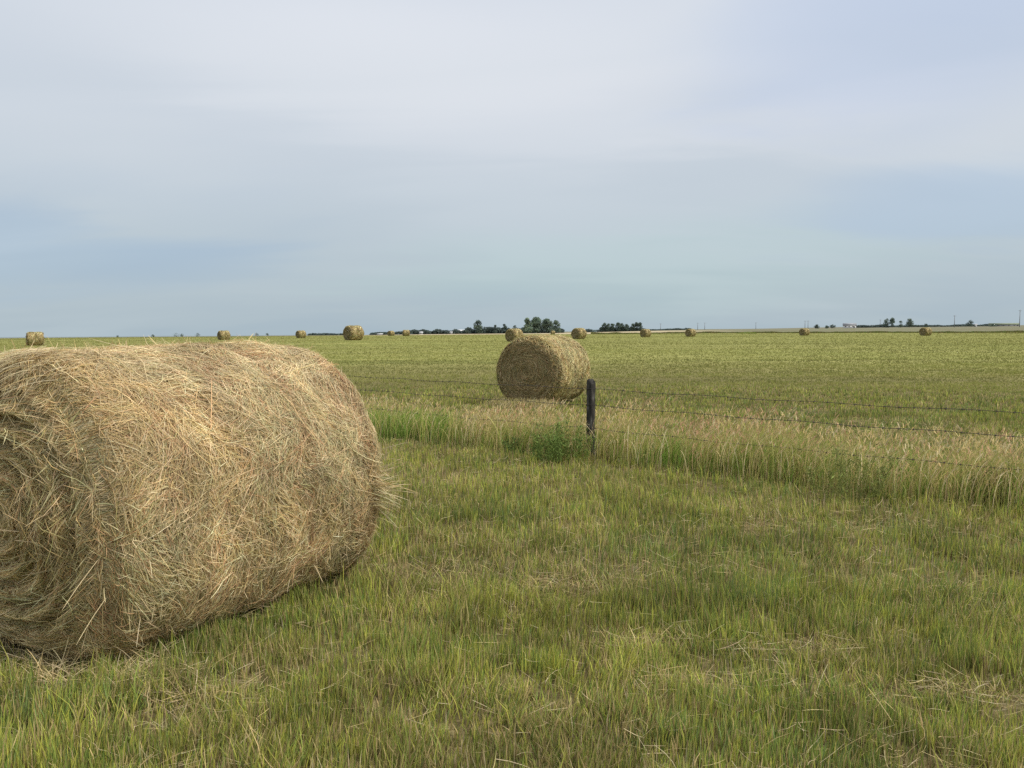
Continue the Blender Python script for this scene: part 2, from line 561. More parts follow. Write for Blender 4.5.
def side_strands(B, S, N, K=6, Lr=(0.12, 0.42), wr=(0.0015, 0.0027), spread=0.30, depth=(-0.026, 0.016), tint=1.0, loose=0.06, sweep=0.0, ur=None):
    u0 = rng.uniform(-0.01, B.L + 0.01, N) if ur is None else ur[0] + (ur[1] - ur[0]) * rng.random(N) ** 2
    phi0 = rng.uniform(0, 2 * PI, N)
    # fewer straws under the bale
    keep = (np.sin(phi0) > -0.93) | (rng.random(N) < 0.25)
    u0, phi0 = u0[keep], phi0[keep]; N = len(u0)
    nzA = fbm(u0 * 2.5, phi0 * 1.8, B.seed + 71, 2) - 0.5
    alpha = rng.normal(0, spread, N) + nzA * 2.2 + (fbm(u0 * 7, phi0 * 5.5 + 2, B.seed + 75, 2) - 0.5) * 4.2 + sweep
    wild = rng.random(N) < 0.16
    alpha = np.where(wild, rng.uniform(-1.57, 1.57, N), alpha)
    alpha = np.where(rng.random(N) < 0.5, alpha, alpha + PI)
    L_ = rng.uniform(*Lr, N) ; kap = rng.normal(0, 0.6, N)
    d0 = rng.uniform(*depth, N); lift = np.where(rng.random(N) < loose, rng.uniform(0.01, 0.07, N), rng.normal(0, 0.006, N))
    t = np.linspace(0, 1, K)
    ang = alpha[:, None] + kap[:, None] * t[None] * L_[:, None] * 2
    ds = (L_ / (K - 1))[:, None]
    u = u0[:, None] + np.cumsum(np.sin(ang) * ds, 1) - np.sin(ang) * ds
    ph = phi0[:, None] + (np.cumsum(np.cos(ang) * ds, 1) - np.cos(ang) * ds) / B.b
    over = np.maximum(np.maximum(-u, u - B.L), 0)
    u = np.where(u < 0, -0.35 * over, np.where(u > B.L, B.L + 0.5 * over, u))
    wig = rng.normal(0, 0.004, (N, K))
    dr = d0[:, None] + lift[:, None] * t[None] ** 2 + wig - 0.25 * over
    P = B.side(u, ph, dr)
    nrm = np.stack([np.cos(ph), np.zeros_like(ph), np.sin(ph)], -1) + rng.normal(0, 0.55, (N, 1, 3))
    # colour patches over the surface
    n1 = fbm(u0 * 2.0 + 9, phi0 * 1.5, B.seed + 81, 3); n2 = fbm(u0 * 4.0, phi0 * 3 + 4, B.seed + 91, 3); n3 = fbm(u0 * 6 + 2, phi0 * 5, B.seed + 95, 2)
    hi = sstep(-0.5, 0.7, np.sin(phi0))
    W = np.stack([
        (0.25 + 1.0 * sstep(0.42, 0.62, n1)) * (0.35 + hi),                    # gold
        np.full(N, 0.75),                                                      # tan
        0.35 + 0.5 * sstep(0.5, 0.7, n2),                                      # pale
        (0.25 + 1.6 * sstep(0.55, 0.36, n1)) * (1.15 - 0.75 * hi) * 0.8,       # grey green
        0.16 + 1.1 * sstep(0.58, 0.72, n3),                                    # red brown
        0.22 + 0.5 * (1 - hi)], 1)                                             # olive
    col = pick(W, [GOLD * 0.94, TAN, PALE * 0.9, GREY, REDB, OLIVE]) * tint * (1 + 0.22 * (1 - hi))[:, None]  # lower straws lightened in colour, standing in for bounce light from the ground
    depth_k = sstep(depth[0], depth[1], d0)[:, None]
    # crevices between wound layers, their shade put into the colour; pale wisps follow some
    uu = u0 / B.L + 0.012 * np.sin(phi0 * 3 + B.seed)
    crevice_shade = np.exp(-((uu - 0.66) / 0.012) ** 2) * 0.5 + np.exp(-((uu - 0.40) / 0.010) ** 2) * 0.3 + np.exp(-((uu - 0.95) / 0.02) ** 2) * 0.35
    wisp = np.exp(-((uu - 0.76) / 0.02) ** 2) * 0.16 + np.exp(-((uu - 0.30) / 0.03) ** 2) * 0.2
    col = col * (1 - crevice_shade[:, None] * np.array([0.75, 1.0, 1.1])) * (1 + wisp[:, None])
    col = col * (0.84 + 0.34 * sstep(0.34, 0.66, fbm(u0 * 9, phi0 * 8, B.seed + 99, 2)))[:, None]
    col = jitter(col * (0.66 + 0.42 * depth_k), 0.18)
    S.ribbons(P, rng.uniform(*wr, N), nrm, col)


def end_strands(B, S, N, near=True, K=6, Lr=(0.10, 0.34), wr=(0.0018, 0.0034), depth=(-0.028, 0.016), tint=1.0, spread=0.22, loose=0.05):
    rho0 = np.sqrt(rng.uniform(0.0, 1.08, N)); phi0 = rng.uniform(0, 2 * PI, N)
    L_ = rng.uniform(*Lr, N)
    t = np.linspace(0, 1, K)
    n = fbm(rho0 * np.cos(phi0) * 5, rho0 * np.sin(phi0) * 5, B.seed + 61, 2) - 0.5
    rho0 = np.minimum(rho0, 1.02)
    off = rng.normal(0, spread, N) + n * 0.9             # deviation from the tangent
    off = np.where(rng.random(N) < 0.08, rng.uniform(-1.5, 1.5, N), off)
    off = np.where(rho0 > 0.70, np.abs(off) + 0.12, off)          # straws near the rim turn inwards
    sg = np.where(rng.random(N) < 0.5, 1, -1)
    x = rho0 * np.cos(phi0) * B.b; y = rho0 * np.sin(phi0) * B.b
    X = np.zeros((N, K)); Y = np.zeros((N, K)); X[:, 0] = x; Y[:, 0] = y
    for k in range(1, K):
        pa = np.arctan2(Y[:, k - 1], X[:, k - 1])
        a = pa + sg * (PI / 2 + off)
        st = L_ / (K - 1)
        X[:, k] = X[:, k - 1] + np.cos(a) * st; Y[:, k] = Y[:, k - 1] + np.sin(a) * st
    rho = np.minimum(np.hypot(X, Y) / B.b, 1.06); ph = np.arctan2(Y, X)
    d0 = rng.uniform(*depth, N); lift = np.where(rng.random(N) < loose, rng.uniform(0.02, 0.09, N), rng.normal(0, 0.005, N))
    dn = d0[:, None] + lift[:, None] * t[None] ** 2 + rng.normal(0, 0.004, (N, K))
    P = B.end(rho, ph, dn, near)
    nrm = np.zeros((N, K, 3)); nrm[..., 1] = -1 if near else 1
    nrm = nrm + rng.normal(0, 0.55, (N, 1, 3))
    n1 = fbm(x * 3 + 9, y * 3, B.seed + 85, 3); ring = 0.5 + 0.5 * np.sin(2 * PI * (rho0 * 5 + phi0 / 2 / PI) + n1 * 14)
    W = np.stack([0.25 + 0.4 * n1, np.full(N, 0.75), 0.36 + 0.12 * ring, 0.40 + 0.6 * sstep(0.55, 0.4, n1), np.full(N, 0.18), 0.65 + 0.15 * ring, 0.14 * (1 - ring)], 1)
    col = pick(W, [GOLD, TAN, PALE, GREY, REDB, OLIVE, DARK]) * tint
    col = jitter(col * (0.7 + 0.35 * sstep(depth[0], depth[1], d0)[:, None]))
    S.ribbons(P, rng.uniform(*wr, N), nrm, col)


def merge_mesh(name, V, q, t, S, core_mat, strand):
    """core surface (material 0) and the straws that cover it (material 1) in one mesh"""
    n = len(V)
    SV = np.concatenate(S.V); SQ = np.concatenate(S.Q) + n; SC = np.concatenate(S.C)
    VV = np.concatenate([V, SV]); QQ = np.concatenate([q, SQ])
    me = mesh_np(name, VV, QQ, t, np.concatenate([np.full((n, 3), 0.1), SC]))
    me.materials.append(core_mat); me.materials.append(strand)
    idx = np.zeros(len(me.polygons), np.int32); idx[len(q):len(QQ)] = 1
    me.polygons.foreach_set('material_index', idx)
    return me


# --- the big bale at the left of the photograph
TH = math.radians(29.5)
B1 = Bale(0.845, 0.795, 1.76, rim=0.17, seed=1, bump=0.030, bulge=0.07, flat=0.10, rim2=0.06, ridge=0.034, sq=2.55)
bx, by = -2.44, 3.83
bz = terrain1(bx + 0.4, by + 0.7)
bale1 = empty('round_hay_bale', (bx, by, bz), -TH)
tag(bale1, 'large shaggy golden hay bale filling the left foreground', 'hay bale', 'round hay bales lying on the meadow')
S = Strips()
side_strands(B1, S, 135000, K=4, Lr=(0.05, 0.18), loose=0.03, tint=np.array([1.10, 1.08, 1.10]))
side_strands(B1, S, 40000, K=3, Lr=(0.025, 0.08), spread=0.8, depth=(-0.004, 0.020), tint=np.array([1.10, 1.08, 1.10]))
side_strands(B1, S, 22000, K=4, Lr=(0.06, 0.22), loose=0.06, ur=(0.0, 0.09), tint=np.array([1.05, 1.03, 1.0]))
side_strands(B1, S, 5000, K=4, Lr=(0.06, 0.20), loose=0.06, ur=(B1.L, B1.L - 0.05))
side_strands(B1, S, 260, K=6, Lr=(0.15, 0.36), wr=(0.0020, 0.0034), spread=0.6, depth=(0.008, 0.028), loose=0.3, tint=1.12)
# tuft standing out of the far edge, on the right
N = 260
ph = rng.normal(-0.12, 0.10, N); u0 = B1.L - rng.uniform(0.0, 0.16, N)
t = np.linspace(0, 1, 6)
p0 = B1.side(u0, ph, -0.02)
dirv = np.stack([rng.normal(0.8, 0.35, N), rng.normal(0.45, 0.3, N), rng.normal(0.25, 0.35, N)], 1)
ln = rng.uniform(0.06, 0.20, N)
P = p0[:, None, :] + dirv[:, None, :] * (ln[:, None] * t[None])[:, :, None]
P[..., 2] -= (t[None] ** 2 * ln[:, None] * 0.25)
S.ribbons(P, rng.uniform(0.0025, 0.004, N), rng.normal(size=(N, 1, 3)) + np.zeros((N, 6, 3)), jitter(pick(np.tile([0.2, .5, .6, .5], (N, 1)), [GOLD, TAN, PALE, GREY])))
# stray straws standing out all over the outline
N = 600
u0 = rng.uniform(0, B1.L, N); ph = rng.uniform(-0.6, PI + 0.6, N)
p0 = B1.side(u0, ph, 0.0)
dirv = np.stack([np.cos(ph) * 0.45, np.zeros(N), np.sin(ph) * 0.45], 1) + rng.normal(0, 0.6, (N, 3))
ln = rng.uniform(0.03, 0.09, N)
P = p0[:, None, :] + dirv[:, None, :] * (ln[:, None] * t[None])[:, :, None]
P[..., 2] -= (t[None] ** 2 * ln[:, None] * 0.3)
S.ribbons(P, rng.uniform(0.002, 0.0035, N), rng.normal(size=(N, 1, 3)) + np.zeros((N, 6, 3)), jitter(pick(np.tile([0.4, .5, .6, .2], (N, 1)), [GOLD, TAN, PALE, GREY])))
V, q = B1.core_side('c')
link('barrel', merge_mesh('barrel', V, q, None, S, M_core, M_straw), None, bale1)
for near in (True, False):
    S = Strips()
    end_strands(B1, S, 52000 if near else 9000, near, K=6, Lr=(0.12, 0.36), tint=np.array([1.34, 1.29, 1.24]), spread=0.17)  # tint lightens the end straws to offset the shade on this face
    if near:
        end_strands(B1, S, 1200, near, K=7, Lr=(0.18, 0.40), wr=(0.002, 0.0034), depth=(0.005, 0.035), loose=0.4, tint=1.1, spread=0.45)
        # rope of long straws hanging down the right edge of the end face
        N = 26; K = 8; t = np.linspace(0, 1, K)
        ph = rng.uniform(-1.0, -0.1, N)
        p0 = B1.end(rng.uniform(0.93, 1.08, N), ph, 0.0, True)
        p0[:, 0] += 0.02
        ln = rng.uniform(0.06, 0.20, N)
        P = np.repeat(p0[:, None, :], K, 1)
        P[..., 2] -= ln[:, None] * t[None]
        P[..., 0] -= (ln * rng.normal(0.02, 0.22, N))[:, None] * t[None] ** 2 * 0.8
        P[..., 1] += (rng.normal(-0.02, 0.08, N))[:, None] * t[None] - 0.02
        P[..., 2] = np.maximum(P[..., 2], 0.015)
        S.ribbons(P, rng.uniform(0.002, 0.0036, N), np.array([0.3, -1, 0.2]) + rng.normal(0, 0.5, (N, 1, 3)) + np.zeros((N, K, 3)), jitter(pick(np.tile([0.4, .5, .8], (N, 1)), [GOLD, TAN, PALE])))
        N = 5200; K = 6; t = np.linspace(0, 1, K)
        ph = rng.uniform(-0.9, PI + 0.9, N)
        rh = rng.uniform(0.78, 1.0, N); L0 = rng.uniform(0.08, 0.26, N); sg = np.where(rng.random(N) < 0.5, 1, -1)
        P = np.zeros((N, K, 3))
        for k in range(K):
            f = rh + t[k] * L0 * rng.uniform(0.5, 1.2, N)
            pp = ph + sg * t[k] * L0 * 0.9
            pin = B1.end(np.minimum(f, 1.0), pp, 0.008 + 0.012 * np.sin(t[k] * PI), True)
            pout = B1.side(np.clip((f - 1.0) * 0.55, 0, 1), pp, 0.008)
            P[:, k] = np.where((f < 1.0)[:, None], pin, pout)
        nr_ = np.stack([np.cos(ph) * 0.6, -np.ones(N), np.sin(ph) * 0.6], 1)[:, None, :] + rng.normal(0, 0.4, (N, 1, 3)) + np.zeros((N, K, 3))
        S.ribbons(P, rng.uniform(0.0018, 0.0034, N), nr_, jitter(pick(np.tile([0.4, .7, .4, .35, .3], (N, 1)), [GOLD, TAN, PALE, GREY, OLIVE])))
        N = 420; K = 8; t = np.linspace(0, 1, K)
        # pale straws swept over the upper edge of the end face
        N = 420
        ph = rng.uniform(0.95, 2.2, N); p0 = B1.side(rng.uniform(0.0, 0.25, N), ph, 0.02)
        ln = rng.uniform(0.2, 0.6, N)
        P = np.repeat(p0[:, None, :], K, 1)
        P[..., 0] -= (ln * rng.normal(0.75, 0.2, N))[:, None] * t[None]
        P[..., 1] -= (ln * rng.uniform(0.1, 0.5, N))[:, None] * t[None]
        P[..., 2] += (rng.uniform(0, 0.02, N))[:, None] - (ln * rng.uniform(0.3, 1.0, N))[:, None] * t[None] ** 2
        S.ribbons(P, rng.uniform(0.002, 0.0038, N), np.array([0, -0.6, 1]) + rng.normal(0, 0.4, (N, 1, 3)) + np.zeros((N, K, 3)), jitter(pick(np.tile([0.3, .5, .8], (N, 1)), [GOLD, TAN, PALE])))
    V, q, tr = B1.core_end(near)
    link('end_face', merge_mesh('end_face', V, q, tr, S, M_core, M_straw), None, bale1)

# --- the bale behind the fence post
B2 = Bale(0.765, 0.75, 1.56, rim=0.09, seed=4, bump=0.024, bulge=0.04, flat=0.06, ridge=0.003)
X2, Y2 = at(528.0, 406.5)
bale2 = empty('round_hay_bale', (X2, Y2, terrain1(X2, Y2)), -math.radians(28))
tag(bale2, 'hay bale with coiled end face standing just beyond the wooden fence post', 'hay bale', 'round hay bales lying on the meadow')
S = Strips()
side_strands(B2, S, 30000, K=4, Lr=(0.10, 0.32), wr=(0.005, 0.009), spread=0.5, tint=np.array([0.92, 0.96, 0.86]), depth=(-0.03, 0.015), loose=0.02)
side_strands(B2, S, 6000, K=3, Lr=(0.05, 0.13), wr=(0.005, 0.009), spread=1.3, depth=(0.0, 0.02), loose=0.1, tint=np.array([0.92, 0.96, 0.86]))
V, q = B2.core_side('c', 24, 72)
link('barrel', merge_mesh('barrel', V, q, None, S, M_core, M_straw), None, bale2)
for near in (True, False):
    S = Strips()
    end_strands(B2, S, 22000 if near else 5000, near, K=5, wr=(0.004, 0.008), tint=np.array([0.74, 0.71, 0.66]), spread=0.25, loose=0.03)  # tint darkens the end straws, deepening the face's shade in the colour
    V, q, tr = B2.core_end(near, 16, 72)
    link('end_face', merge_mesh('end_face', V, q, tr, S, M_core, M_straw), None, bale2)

# --- the bales scattered over the meadow: one low detail bale, copied
B3 = Bale(0.79, 0.76, 1.40, rim=0.07, seed=9, bump=0.03, bulge=0.03, flat=0.07)
proto = None


def far_parts():
    S = Strips(); side_strands(B3, S, 2600, K=4, Lr=(0.25, 0.6), wr=(0.03, 0.06), spread=0.8, depth=(-0.01, 0.05), loose=0.1, tint=np.array([0.80, 0.82, 0.72]))
    V, q = B3.core_side('c', 18, 40)
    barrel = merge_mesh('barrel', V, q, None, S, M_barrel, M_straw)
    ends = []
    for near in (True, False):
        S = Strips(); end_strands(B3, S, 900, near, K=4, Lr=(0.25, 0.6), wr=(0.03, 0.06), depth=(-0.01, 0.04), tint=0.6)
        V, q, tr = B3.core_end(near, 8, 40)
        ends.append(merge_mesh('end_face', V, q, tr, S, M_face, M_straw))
    return barrel, ends


def place_far_bale(px, D, turn, label, sc=1.0, z=0.0):
    """turn: angle of the bale axis to the line of sight, end face to the left for positive"""
    global proto
    X, Y, Z = spot(px, D)
    rz = -math.radians(turn) - math.atan2(X, Y)
    if proto is None:
        e = empty('round_hay_bale', (0, 0, 0))
        barrel, ends = far_parts()
        link('barrel', barrel, None, e)
        for m in ends: link('end_face', m, None, e)
        proto = e
    else:
        e = proto.copy(); COL.objects.link(e)
        for ch in list(proto.children):
            c = ch.copy(); COL.objects.link(c); c.parent = e
    # centre of the bale over the spot
    off = Matrix.Rotation(rz, 3, 'Z') @ Vector((0, B3.L * sc / 2, 0))
    e.location = (X - off.x, Y - off.y, Z + z); e.rotation_euler = (0, 0, rz); e.scale = (sc, sc, sc)
    tag(e, label, 'hay bale', 'round hay bales lying on the meadow')


FAR = [
    (36, 104, 84, 'distant hay bale seen side on at the far left, above the big bale', 1.02),
    (224.5, 136, 68, 'small distant hay bale peeping over the right half of the big bale top', 1.0),
    (301.5, 160, 60, 'small green tinged hay bale half hidden by the right shoulder of the big bale', 0.98),
    (354, 96, 55, 'largest of the distant hay bales, just right of the big bale on the skyline', 1.16),
    (391.5, 215, 50, 'tiny pale hay bale, left one of the pair before the dark hedge', 0.9),
    (406.5, 200, 78, 'tiny tan hay bale, right one of the pair before the dark hedge', 1.0),
    (514.5, 104, 42, 'distant hay bale right behind the top left edge of the fence post bale', 1.13),
    (579, 125, 40, 'distant hay bale between the big green trees and the row of dark trees', 1.14),
    (553, 235, 70, 'tiny greenish hay bale at the foot of the big green trees', 0.7),
    (645.5, 152, 42, 'small hay bale just right of the row of dark trees', 1.0),
    (690.5, 160, 42, 'small hay bale left of the two thin poles standing close together', 1.0),
    (804, 176, 40, 'tiny hay bale left of the low farm buildings at the field edge', 1.0),
    (925, 170, 40, 'rightmost distant hay bale, below the small cluster of bushy trees', 1.04),
]
for f in FAR:
    place_far_bale(*f[:4], sc=f[4])

# ------------------------------------------------------------------ fence
PXY = at(591.5, 457)
fdir = np.array([3.56, -3.0]); fdir /= np.linalg.norm(fdir)
fnorm = np.array([-fdir[1], fdir[0]])          # away from the camera
if fnorm[1] < 0: fnorm = -fnorm


def fence_pt(s, w=0.0):
    return PXY[0] + fdir[0] * s + fnorm[0] * w, PXY[1] + fdir[1] * s + fnorm[1] * w


fence = empty('barbed_wire_fence', (PXY[0], PXY[1], terrain1(*PXY)))
tag(fence, 'barbed wire fence with weathered dark wooden post rising from tall grass', 'fence')
base = Vector(fence.location)


def make_post(seed):
    r = random.Random(seed)
    n = 8; pts = []; rads = []
    zs = [-0.3, 0.0, 0.25, 0.5, 0.75, 0.90, 0.955, 0.975]
    rr = [0.054, 0.054, 0.052, 0.051, 0.050, 0.049, 0.043, 0.028]
    lean = r.uniform(-0.02, 0.02)
    for z, q in zip(zs, rr):
        pts.append((0.012 * math.sin(z * 4 + seed) - 0.02 * z, lean * z, z)); rads.append(q * r.uniform(0.95, 1.05))
    s = Solid(); s.tube(pts, rads, 8)
    me = s.mesh('post', smooth=False)
    # subdivide roughly and roughen the surface
    import bmesh
    bm = bmesh.new(); bm.from_mesh(me)
    bmesh.ops.subdivide_edges(bm, edges=bm.edges[:], cuts=2, use_grid_fill=True)
    for v in bm.verts:
        a = math.atan2(v.co.y, v.co.x)
        d = 0.006 * math.sin(a * 5 + seed) + 0.004 * math.sin(a * 11 + v.co.z * 3) + r.uniform(-0.002, 0.002)
        v.co.x += math.cos(a) * d; v.co.y += math.sin(a) * d
        if v.co.z > 0.94: v.co.z += 0.02 * math.sin(a * 2 + 1) - 0.01
    bm.to_mesh(me); bm.free()
    return me


for k, s_ in enumerate((-6.4, 0.0, 6.2)):
    x, y = fence_pt(s_)
    p = link('post', make_post(3 + k), M_wood, fence)
    p.location = (x - base.x, y - base.y, terrain1(x, y) - base.z)
for zi, zw in enumerate((0.865, 0.66, 0.375)):
    so = Solid()
    ss = np.linspace(-6.4, 6.2, 90)
    pts = []
    for s_ in ss:
        x, y = fence_pt(s_, -0.062)
        span = (s_ + 6.4) / 6.4 if s_ < 0 else s_ / 6.2
        sag = -0.012 * 4 * span * (1 - span) * (1 + 0.3 * zi) + (0.02 if False else 0) + 0.006 * math.sin(s_ * 5 + zi)
        pts.append(Vector((x - base.x, y - base.y, terrain1(*fence_pt(0 if abs(s_) < 3.2 else s_)) - base.z + zw + sag)))
    so.tube(pts, [0.0027] * len(pts), 4)
    # barbs
    for b in range(1, 95):
        f = b / 95 * (len(pts) - 1); i0 = int(f); pp = pts[i0].lerp(pts[min(i0 + 1, len(pts) - 1)], f - i0)
        for a in (0.6, 2.2):
            dv = Vector((fdir[0] * 0.3, fdir[1] * 0.3, 1)).normalized() if a < 1 else Vector((-fdir[0] * 0.4 + fnorm[0], -fdir[1] * 0.4 + fnorm[1], 0.3)).normalized()
            so.tube([pp - dv * 0.016, pp + dv * 0.016], [0.002, 0.002], 4)
        so.tube([pp - Vector((fdir[0], fdir[1], 0)) * 0.008, pp + Vector((fdir[0], fdir[1], 0)) * 0.008], [0.005, 0.005], 4)
    link('wire', so.mesh('wire'), M_wire, fence)

# ------------------------------------------------------------------ grass
YG = np.array([0.43, 0.445, 0.080]); GR = np.array([0.245, 0.315, 0.066]); DG = np.array([0.135, 0.215, 0.045])
BG = np.array([0.17, 0.245, 0.08]); DRY = np.array([0.52, 0.41, 0.19]); BRN = np.array([0.29, 0.225, 0.105]); OLV = np.array([0.31, 0.31, 0.085])


def in_bale(x, y, m=0.0):
    """inside the footprint of one of the two nearest bales"""
    r = np.zeros(len(x), bool)
    for (cx, cy, th, B) in ((bx, by, TH, B1), (X2, Y2, math.radians(28), B2)):
        dx, dy = x - cx, y - cy
        v = dx * math.sin(th) + dy * math.cos(th); u = dx * math.cos(th) - dy * math.sin(th)
        r |= (np.abs(u) < 0.36 + m) & (v > -0.0 - m) & (v < B.L + m)
    return r


def wedge(N, d0, d1, power):
    """random points in the view wedge, density ~ d**-power"""
    if power == 2: d = d0 * (d1 / d0) ** rng.random(N)
    else:
        e = 2 - power; d = (d0 ** e + (d1 ** e - d0 ** e) * rng.random(N)) ** (1 / e)
    # the view wedge with a good margin on both sides for a camera that steps aside
    x = rng.uniform(-1, 1, N) * (d * 0.80 + 1.9); y = d.copy()
    return x, y


def gauss_px(x, y, lst):
    g = np.zeros(len(x))
    for px, py, sx, sy in lst:
        cx, cy = at(px, py)
        g = np.maximum(g, np.exp(-((x - cx) / sx) ** 2 - ((y - cy) / sy) ** 2))
    return g


LODGED = [(640, 650, 0.30, 0.12), (560, 590, 0.4, 0.15), (800, 655, 0.35, 0.10), (930, 700, 0.45, 0.09), (1010, 705, 0.3, 0.1), (700, 690, 0.25, 0.08), (435, 575, 0.45, 0.2)]
DARKG = [(640, 548, 0.5, 0.25), (720, 600, 0.5, 0.22), (960, 610, 0.55, 0.25), (470, 520, 0.7, 0.35), (30, 720, 0.35, 0.2), (680, 745, 0.2, 0.08)]
BRIGHT = [(500, 620, 0.5, 0.25), (860, 545, 0.8, 0.3), (560, 680, 0.35, 0.15), (830, 600, 0.35, 0.15), (430, 680, 0.3, 0.12), (970, 560, 0.6, 0.3)]


def fence_w(x, y):
    return (x - PXY[0]) * fnorm[0] + (y - PXY[1]) * fnorm[1], (x - PXY[0]) * fdir[0] + (y - PXY[1]) * fdir[1]


def short_grass(S, N, d0, d1, power, wscale, hscale):
    x, y = wedge(N, d0, d1, power)
    dens = 0.30 + 0.70 * sstep(0.34, 0.56, fbm(x * 5.5, y * 5.5, 21, 3))
    keep = (~in_bale(x, y)) & (rng.random(N) < dens)
    x, y = x[keep], y[keep]; N = len(x); d = np.hypot(x, y)
    n1 = fbm(x * 0.75, y * 0.75, 25, 3); n2 = fbm(x * 1.9 + 7, y * 1.9, 29, 3); n3 = fbm(x * 4.5, y * 4.5 + 3, 33, 2); n4 = fbm(x * 0.06, y * 0.34, 37, 5)
    lod = gauss_px(x, y, LODGED); dk = gauss_px(x, y, DARKG); br = gauss_px(x, y, BRIGHT)
    fw, fs = fence_w(x, y)
    farm = sstep(14, 30, d)
    nb = n1 * (1 - farm) + n4 * farm
    W = np.stack([
        0.9 * sstep(0.38, 0.62, nb) * (1 - 0.55 * farm) + 0.25 + 1.6 * br,
        0.95 + 0.4 * n2 + 0.25 * farm,
        0.18 + 1.0 * sstep(0.52, 0.34, n2) * (1 - 0.55 * farm) + 0.9 * dk,
        0.12 + 1.3 * dk + 0.7 * sstep(0.44, 0.32, n1) * (1 - farm),
        0.30 + 0.70 * sstep(0.50, 0.66, n2) + 1.3 * lod,
        0.14 + 0.42 * sstep(0.54, 0.68, n3) + 0.5 * lod,
        np.full(N, 0.55)], 1)
    col = pick(W, [YG, GR, DG, BG, DRY, BRN, OLV])
    mean = (W[:, :, None] * np.array([YG, GR, DG, BG, DRY, BRN, OLV])[None]).sum(1) / W.sum(1)[:, None]
    fm = (0.70 * farm)[:, None]
    col = jitter(col * (1 - fm) + mean * fm, 0.30, 0.05)
    col = np.where(farm[:, None] > 0.5, mean * (1 - 0.22) + col * 0.22, col)
    tone = (0.70 + 0.34 * sstep(0.34, 0.66, n4)) * (1 - 0.06 * sstep(35, 80, d)) * farm + (1 - farm) * (0.86 + 0.36 * sstep(0.35, 0.65, fbm(x * 3.3 + 2, y * 3.3, 47, 2)))
    col = col * tone[:, None]
    col = col * (1 - farm[:, None] * np.array([-0.04, -0.02, -0.08]))
    root = col * 0.38 + np.array([0.22, 0.16, 0.07]) * 0.36  # brown stem base, darkened further as painted shade between the blades
    h = rng.gamma(7, 1 / 7.0, N) * (0.050 + 0.045 * n1 + 0.03 * dk + 0.03 * br) * hscale * (1 - 0.45 * lod)
    h *= (0.78 + 0.44 * sstep(0.3, 0.7, n3)) * (0.78 + 0.44 * sstep(0.35, 0.65, fbm(x * 11, y * 11, 49, 2)))
    h *= np.where(in_bale(x, y, 0.10), 0.35, np.where(in_bale(x, y, 0.24), 0.65, 1.0))
    h = np.minimum(h, 0.24) * (1 - 0.38 * farm) * (1 - 0.45 * farm * sstep(0.5, 0.3, n4))
    la = fbm(x * 0.9, y * 0.9, 41, 2) * 5.5 - 2.2 + rng.normal(0, 1.6, N)
    lean = np.abs(rng.normal(0.07, 0.11, N)) + 0.75 * lod + 0.25 * sstep(0.58, 0.7, n2)
    bend = np.abs(rng.normal(0.03, 0.09, N))
    w = rng.uniform(0.0032, 0.0064, N) * wscale(d)
    z = terrain(x, y) - 0.004
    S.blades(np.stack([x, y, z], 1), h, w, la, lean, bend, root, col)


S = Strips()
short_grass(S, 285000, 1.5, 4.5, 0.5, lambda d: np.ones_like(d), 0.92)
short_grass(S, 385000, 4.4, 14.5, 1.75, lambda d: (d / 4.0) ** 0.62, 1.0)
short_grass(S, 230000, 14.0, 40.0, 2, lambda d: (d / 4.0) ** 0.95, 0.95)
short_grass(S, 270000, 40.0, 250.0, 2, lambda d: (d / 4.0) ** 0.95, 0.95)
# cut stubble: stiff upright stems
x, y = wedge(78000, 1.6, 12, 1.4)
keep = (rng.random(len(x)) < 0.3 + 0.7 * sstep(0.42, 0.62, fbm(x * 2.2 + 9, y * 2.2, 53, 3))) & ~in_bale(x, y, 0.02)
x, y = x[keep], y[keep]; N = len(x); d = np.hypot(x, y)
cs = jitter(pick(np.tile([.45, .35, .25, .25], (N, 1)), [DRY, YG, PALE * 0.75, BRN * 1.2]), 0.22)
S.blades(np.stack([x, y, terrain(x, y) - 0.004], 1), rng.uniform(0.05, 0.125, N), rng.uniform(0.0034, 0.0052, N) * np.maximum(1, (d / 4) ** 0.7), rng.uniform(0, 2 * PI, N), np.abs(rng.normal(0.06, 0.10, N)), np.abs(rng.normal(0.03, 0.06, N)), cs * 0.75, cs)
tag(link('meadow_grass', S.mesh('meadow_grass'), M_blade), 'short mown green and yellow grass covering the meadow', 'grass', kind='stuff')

# dry stubble and straw litter lying between the blades
S = Strips()
x, y = wedge(145000, 1.6, 13, 1.15)
lod = np.maximum(gauss_px(x, y, LODGED), gauss_px(x, y, [(130, 690, 0.42, 0.16), (40, 680, 0.35, 0.10), (190, 700, 0.35, 0.10), (240, 620, 0.2, 0.2)]))
spill = in_bale(x, y, 0.32) & ~in_bale(x, y, 0.0)
foot = gauss_px(x, y, [(120, 692, 0.38, 0.14), (40, 682, 0.35, 0.10), (190, 705, 0.25, 0.10)])
cl = sstep(0.5, 0.72, fbm(x * 1.6 + 3, y * 1.6, 45, 3))
keep = (rng.random(len(x)) < 0.10 + 0.25 * cl + 0.42 * lod + 0.45 * spill + 0.9 * foot) & ~in_bale(x, y)
x, y, lod = x[keep], y[keep], lod[keep]; N = len(x); K = 4; t = np.linspace(-0.5, 0.5, K)
a = rng.uniform(0, 2 * PI, N); a = np.where(rng.random(N) < 0.5, rng.normal(-0.15, 0.5, N), a)
ln = rng.uniform(0.04, 0.15, N) * (1 + 0.4 * lod); pitch = rng.normal(0, 0.35, N); zc = rng.uniform(0.01, 0.075, N)
P = np.zeros((N, K, 3))
cv = rng.normal(0, 0.35, N)
